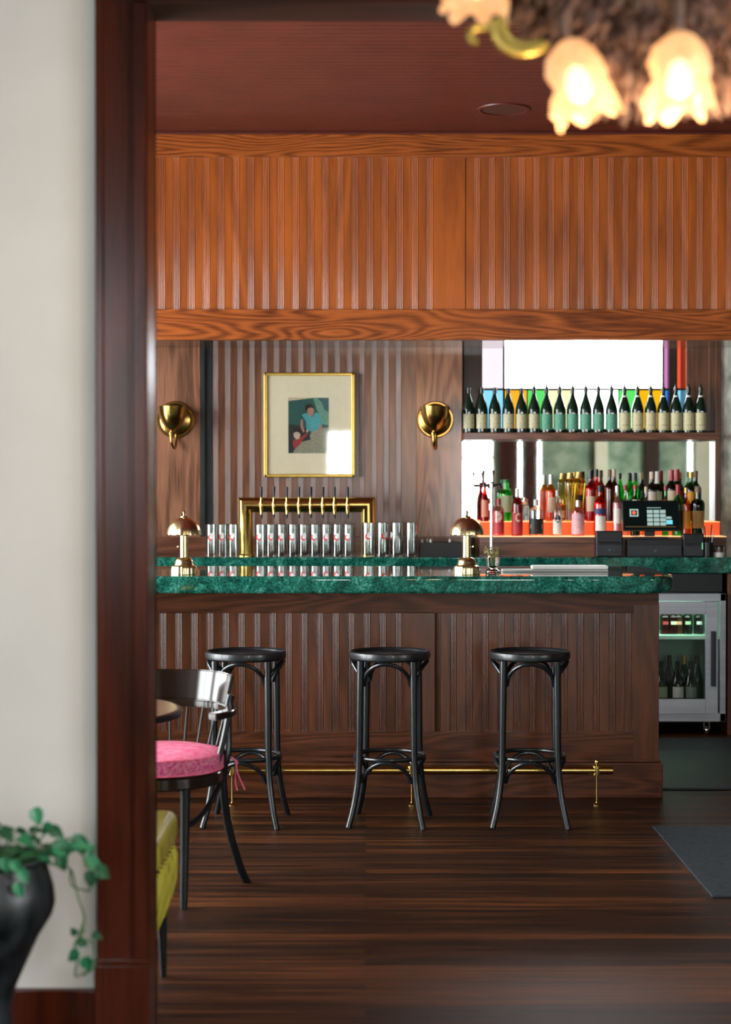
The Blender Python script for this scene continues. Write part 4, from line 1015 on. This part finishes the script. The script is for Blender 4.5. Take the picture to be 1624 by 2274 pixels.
# crown of leaves
for i in range(46):
    a = random.uniform(0, 2*PI); r = random.uniform(.02, .13); h = random.uniform(-.01, .085)*(1-r/.2)
    base = rt0+Vector((r*math.cos(a), r*math.sin(a), h+.02))
    stems.tube(smoothpath([rt0+Vector((r*.3*math.cos(a), r*.3*math.sin(a), 0)), rt0+Vector((r*.7*math.cos(a), r*.7*math.sin(a), h*.8+.015)), base], 2), .0017, 5)
    leaf(leafs2 if random.random() < .22 else leafs, base, Vector((math.cos(a), math.sin(a), random.uniform(-.6, .5))), Vector((random.uniform(-.3, .3), -.8+random.uniform(-.3, .4), 1)), random.uniform(.035, .06))
vines = [
 ([(80, 1912), (84, 1850), (76, 1835)], [((76, 1792), (20, 45), .055)]),
 ([(88, 1908), (96, 1858), (114, 1843)], [((112, 1836), (38, 26), .050), ((118, 1828), (-30, 26), .046)]),
 ([(90, 1905), (118, 1868), (150, 1868), (172, 1860)], [((118, 1880), (55, 4), .070), ((160, 1862), (36, 10), .062), ((175, 1855), (14, 50), .06), ((198, 1898), (12, -28), .036), ((150, 1880), (-10, 40), .040)]),
 ([(92, 1905), (125, 1915), (150, 1935), (178, 1985), (182, 2045), (184, 2075)], [((132, 1898), (15, 38), .050), ((150, 1902), (-20, 32), .040)]),
 ([(176, 1880), (196, 1915), (212, 1935), (228, 1925)], [((190, 1908), (34, 14), .055), ((212, 1925), (30, 22), .055), ((205, 1930), (-6, 45), .050), ((220, 1935), (-25, 34), .045)]),
 ([(150, 1938), (165, 1960), (186, 1985), (205, 1968), (215, 1950)], []),
 ([(183, 2050), (180, 2078), (200, 2100), (215, 2125), (206, 2155), (190, 2160)], [((172, 2075), (-24, -22), .030), ((170, 2088), (28, 12), .040), ((178, 2112), (-40, 26), .048), ((190, 2122), (8, 40), .052), ((206, 2072), (26, 8), .032)]),
 ([(182, 2075), (170, 2090), (168, 2130), (172, 2160), (190, 2165), (206, 2150)], [])]
for path, lvs in vines:
    stems.tube(smoothpath([Q(px, py, .02-.06*(i % 2)) for i, (px, py) in enumerate(path)], 5), .0022, 6)
    for (pp, dd, L_) in lvs:
        leaf(leafs2 if random.random() < .3 else leafs, Q(pp[0], pp[1], -.02), Vector((dd[0], random.uniform(-12, 12), -dd[1])), Vector((random.uniform(-.3, .3), -1, .5)), L_)
for (px, py) in ((60, 1935), (8, 1900), (5, 1985), (30, 1880), (50, 1885), (66, 1905)): leaf(leafs2, Q(px, py, -.12), Vector((random.uniform(-.3, .6), -.2, -1)), Vector((0, -1, .4)), .045)
leafs.build('foliage', M_leaf, pl); leafs2.build('pale_foliage', M_leaf2, pl); stems.build('vine', M_stem, pl)

# ============================================================ FRIDGE
fg = thing('bottle_fridge', 'stainless undercounter fridge with a glass door at the right end of the back counter', 'fridge', (0, YK-.02, 0))
fx0, fx1, fz0, fz1 = 1.42, 2.095, .085, .83
m = MB()
m.box(fx0, fx0+.03, 0, .5, fz0, fz1); m.box(fx1-.035, fx1, 0, .5, fz0, fz1, .003); m.box(fx0, fx1, 0, .5, fz1-.045, fz1, .003); m.box(fx0, fx1, 0, .5, fz0, fz0+.05, .003)
m.build('cabinet', M_steel, fg)
M_fin = pbr('fridge_liner', (.22, .42, .32), .35)
MB().box(fx0+.03, fx1-.035, .47, .49, fz0+.05, fz1-.045).build('liner', M_fin, fg)
k9 = (YK-.04)/F
dx1, dz1, dz0 = PX(1595, YK-.04), PZ(1337, YK-.04), PZ(1585, YK-.04)
gx1, gz1, gz0 = PX(1568, YK-.04), PZ(1364, YK-.04), PZ(1553, YK-.04)
dx0 = fx0+.02; gx0 = dx0+.07
d = MB(); d.box(dx0, gx0, -.035, -.002, dz0, dz1, .002); d.box(gx1, dx1, -.035, -.002, dz0, dz1, .002); d.box(gx0, gx1, -.035, -.002, gz1, dz1, .002); d.box(gx0, gx1, -.035, -.002, dz0, gz0, .002)
d = d.build('door', M_steel, fg)
MB().box(gx0, gx1, -.022, -.018, gz0, gz1).build('glass_pane', G_clear, d)
MB().box(PX(1575, YK), PX(1586, YK), -.060, -.036, PZ(1522, YK), PZ(1400, YK), .004).build('handle', smat('charcoal_plastic', (.022, .024, .028), .4), d)
MB().box(gx0-.02, fx1-.035, .02, .44, PZ(1420, YK), PZ(1412, YK)).build('wire_shelf', pbr('white_wire_shelf', (.6, .8, .7), .4), fg)
MB().box(gx0, gx1, .03, .045, gz1+.01, gz1+.02).build('fridge_lamp', pbr('fridge_led', (.5, .8, .6), .4, emit=(.55, 1.0, .72), es=32), fg)
for x in (fx0+.08, 1.99):
    MB().lathe([(.0, -.010), (.028, -.010), (.03, -.006), (.03, .006), (.028, .010), (0, .010)], 20, (x, .05, .031), M=Matrix.Rotation(PI/2, 3, 'Y')).box(x-.018, x-.013, .03, .07, .03, .085).box(x+.013, x+.018, .03, .07, .03, .085).box(x-.02, x+.02, .02, .08, .08, .087).build('caster', M_chrome, fg)
zsh = PZ(1412, YK); 
fb = [(1470, 'wine bottle with a grey-green label at the left in the fridge', b_sage), (1506, 'dark bottle with a white label standing at the front in the fridge', b_white), (1535, 'dark bottle with a dim grey label at the right in the fridge', smat('dim_label', (.2, .25, .22)))]
for px, lb, lm in fb:
    y = 10.03; o = make_bottle('wine_bottle', 'burgundy', .040, .29, bmat('fridge_green', (.10, .50, .22)), cap_dk, .86, [(.28, .50, lm, .9)], g_wine)
    o.location = (PX(px, y), y, fz0+.05); tag(o, lb, 'bottle', 'bottles in the fridge')
for i, px in enumerate((1488, 1521, 1549)):
    y = 10.18; o = make_bottle('wine_bottle', 'burgundy', .038, .31, bmat('fridge_green', (.10, .50, .22)), (k_gold if i == 1 else cap_dk), .84, [], None)
    o.location = (PX(px, y), y, fz0+.05); tag(o, '%s from left of the rear bottles on the fridge floor%s' % (ords[i], ', gold foil' if i == 1 else ''), 'bottle', 'bottles in the fridge')
for i, (px, gl, lm, lb) in enumerate(((1478, c_red, b_red, 'red soda-like bottle at the left of the fridge shelf'), (1496, c_red, b_cream, 'second red bottle on the fridge shelf'), (1508, c_amber, b_salmon, 'slim amber bottle on the fridge shelf'), (1528, c_dkgreen, b_sage, 'dark green bottle on the fridge shelf'), (1553, c_dkgreen, b_white, 'dark bottle with a white triangular label at the right of the fridge shelf'))):
    y = 10.06; o = make_bottle('small_bottle', 'bordeaux', .028, .16, gl, k_red if i < 3 else k_black, .9, [(.36, .48, lm, .6)], None)
    o.location = (PX(px, y), y, zsh); tag(o, lb, 'bottle', 'bottles in the fridge')

# ============================================================ MATS, CEILING SPEAKER
tag(MB().box(1.22, 2.9, 6.0, 7.25, 0, .008, .003).build('floor_mat', M_matblue), 'dark blue-grey rectangular mat on the plank floor at the right', 'mat')
tag(MB().box(1.42, 3.6, 8.15, 9.80, 0, .012, .003).build('rubber_mat', M_rubber), 'dark green rubber mat on the floor in front of the fridge', 'mat')
sp = thing('ceiling_speaker', 'round flush speaker in the red ceiling, left of the lit shades', 'speaker', (PX(1118, 9.32), 9.32, ZC))
MB().lathe([(.145, 0), (.143, -.006), (.128, -.008), (.124, -.004)], 48).build('rim', M_redceil, sp)
MB().lathe([(.125, -.003), (0, -.004)], 48).build('grille', noisy('speaker_grille', (.05, .016, .012), (.10, .03, .02), 300, .6), sp)

# ============================================================ CHANDELIER
CX, CY, CZ = .52, 2.95, 2.34
cl = thing('chandelier', 'ornate chandelier with glowing ruffled glass shades hanging in the foreground', 'chandelier', (CX, CY, CZ))
M_crust = noisy('weathered_floral_metal', (.04, .022, .018), (.20, .115, .09), 30, .6, 8)
M_curl = noisy('gilded_arm', (.38, .28, .05), (.50, .38, .09), 20, .4, metal=.6)
random.seed(5)
m = MB()
def drop(mb, p, L_, w, ax):
    q = ax.to_track_quat('Z', 'Y').to_matrix()
    mb.lathe([(0, 0), (w*.6, L_*.15), (w, L_*.4), (w*.6, L_*.75), (0, L_)], 6, p, M=q, mod=lambda r, z, a: (r*(.6+.4*abs(math.cos(a))), z))
for i in range(3600):
    u = random.random(); a = random.uniform(0, 2*PI)
    z = -.22+.60*u
    rr = .10+.20*min(1, u*2.4)**.8
    rr *= random.uniform(.85, 1.05)
    if u > .75: rr *= 1-.3*(u-.75)/.25
    p = Vector((rr*math.cos(a), rr*math.sin(a), z))
    ax = Vector((math.cos(a)*random.uniform(.2, .9), math.sin(a)*random.uniform(.2, .9), -random.uniform(.6, 1.2))).normalized()
    drop(m, p, random.uniform(.022, .050), random.uniform(.006, .012), ax)
for (dx, dz) in ((-.12, -.20), (.02, -.17), (-.05, -.23), (.32, -.10)):
    for k in range(60):
        p = Vector((dx+random.uniform(-.04, .04), -.1+random.uniform(-.04, .04), dz+random.uniform(-.01, .12)))
        drop(m, p, random.uniform(.02, .045), random.uniform(.006, .010), Vector((random.uniform(-.3, .3), random.uniform(-.3, .3), -1)))
m.build('flower_crust', M_crust, cl)
MB().lathe([(0, -.24), (.06, -.20), (.11, -.12), (.22, .0), (.26, .20), (.2, .36), (0, .42)], 32).tube([(0, 0, .4), (0, 0, ZC2-CZ)], .012, 10).lathe([(0, 0), (.07, 0), (.06, -.03), (0, -.05)], 24, (0, 0, ZC2-CZ)).build('core', M_crust, cl)
M_shade = bpy.data.materials.new('glowing_ruffled_glass'); M_shade.use_nodes = True
N = M_shade.node_tree.nodes; L = M_shade.node_tree.links; b = N['Principled BSDF']
b.inputs['Base Color'].default_value = (.40, .26, .15, 1); b.inputs['Roughness'].default_value = .4
tc = N.new('ShaderNodeTexCoord'); no = N.new('ShaderNodeTexNoise'); no.inputs['Scale'].default_value = 20
r = ramp(N, [(.3, (1, .36, .11)), (.7, (1, .60, .30))]); L.new(tc.outputs['Object'], no.inputs['Vector']); L.new(no.outputs['Fac'], r.inputs['Fac']); L.new(r.outputs['Color'], b.inputs['Emission Color']); b.inputs['Emission Strength'].default_value = 0.80; b.inputs['Alpha'].default_value = .72
M_bulb = pbr('lit_bulb', (1, .9, .7), .3, emit=(1, .74, .42), es=5)
def shade(x, y, z, tiltx, tilty, R=.044, H=.112, double=True):
    """ruffled bell, z is its mid height, opening downward"""
    M_ = Matrix.Rotation(tiltx, 3, 'X') @ Matrix.Rotation(tilty, 3, 'Y')
    ph = random.uniform(0, 6)
    def md(r_, z_, a_):
        k = max(0, (-z_)/(H)); 
        return (r_*(1+(.05+.12*k)*math.cos(6*a_+ph)+.05*k*math.cos(13*a_)+.09*math.sin(z_*95)*math.cos(3*a_+1)), z_+(-.011*math.cos(6*a_+ph+.5) if z_ < -H*.9 else 0))
    pf = [(.012, .02), (.028, .012), (.050, -.008), (.060, -.04), (.055, -.066), (.052, -.074), (.060, -.09), (.066, -.118), (.062, -.136), (.066, -H)]
    pf = [(a_*R/.058, b_*H/.145) for a_, b_ in pf]; pf[-1] = (pf[-1][0], -H)
    c = Vector((x-CX, y-CY, z-CZ+H/2))
    s = MB().lathe(pf, 60, c, mod=md, M=M_).build('glass_shade', M_shade, cl)
    off = M_ @ Vector((0, 0, -.055))
    MB().lathe([(0, .03), (.014, .02), (.022, -.004), (.020, -.022), (.0, -.034)], 16, c+off, M=M_).build('bulb', M_bulb, s)
    # curved holder arm to the core
    top = c+M_ @ Vector((0, 0, .02))
    tocore = Vector((top.x*.45, top.y*.45, top.z+.10))
    MB().tube(smoothpath([top, top+Vector((0, 0, .04)), (top+tocore)/2+Vector((0, 0, .06)), tocore], 5), .009, 8).build('arm', M_crust, cl)
k_ = 2.82/F
def at(px, py, D): return (PX(px, D), D, PZ(py, D))
for (px, py, D, tx, ty) in ((1075, -40, 2.85, 0, .15), (1262, 190, 2.78, .15, -.30), (1505, 175, 2.72, .1, -.05), (1800, 120, 2.80, 0, .2), (1900, -30, 3.05, 0, .3), (1400, -60, 3.25, 0, 0), (1650, -80, 3.28, 0, 0)):
    x, y, z = at(px, py, D); shade(x, y, z, tx, ty)
# gilded scrolls at the left
def scroll(pts, r, nm='scroll'):
    MB().tube(smoothpath([Vector(at(px, py, 2.80))-Vector((CX, CY, CZ)) for px, py in pts], 6), r, 10).build(nm, M_curl, cl)
scroll([(1060, 98), (1046, 92), (1044, 78), (1056, 66), (1078, 64), (1098, 66)], .006)
scroll([(1096, 50), (1100, 78), (1112, 100), (1135, 114), (1165, 119), (1195, 112), (1212, 100)], .0085)
scroll([(1112, 40), (1120, 72), (1140, 96), (1170, 104), (1200, 98)], .006)
for (px, py, D) in ((1282, 190, 2.78), (1505, 160, 2.72), (1800, 120, 2.8), (1400, -60, 3.25)):
    d = bpy.data.lights.new('chandelier_bulb_light', 'POINT'); d.energy = 9; d.color = (1, .66, .36); d.shadow_soft_size = .05
    o = bpy.data.objects.new('chandelier_bulb_light', d); COL.objects.link(o); x, y, z = at(px, py, D)
    o.parent = cl; o.location = (x-CX, y-CY, z-CZ-.12)
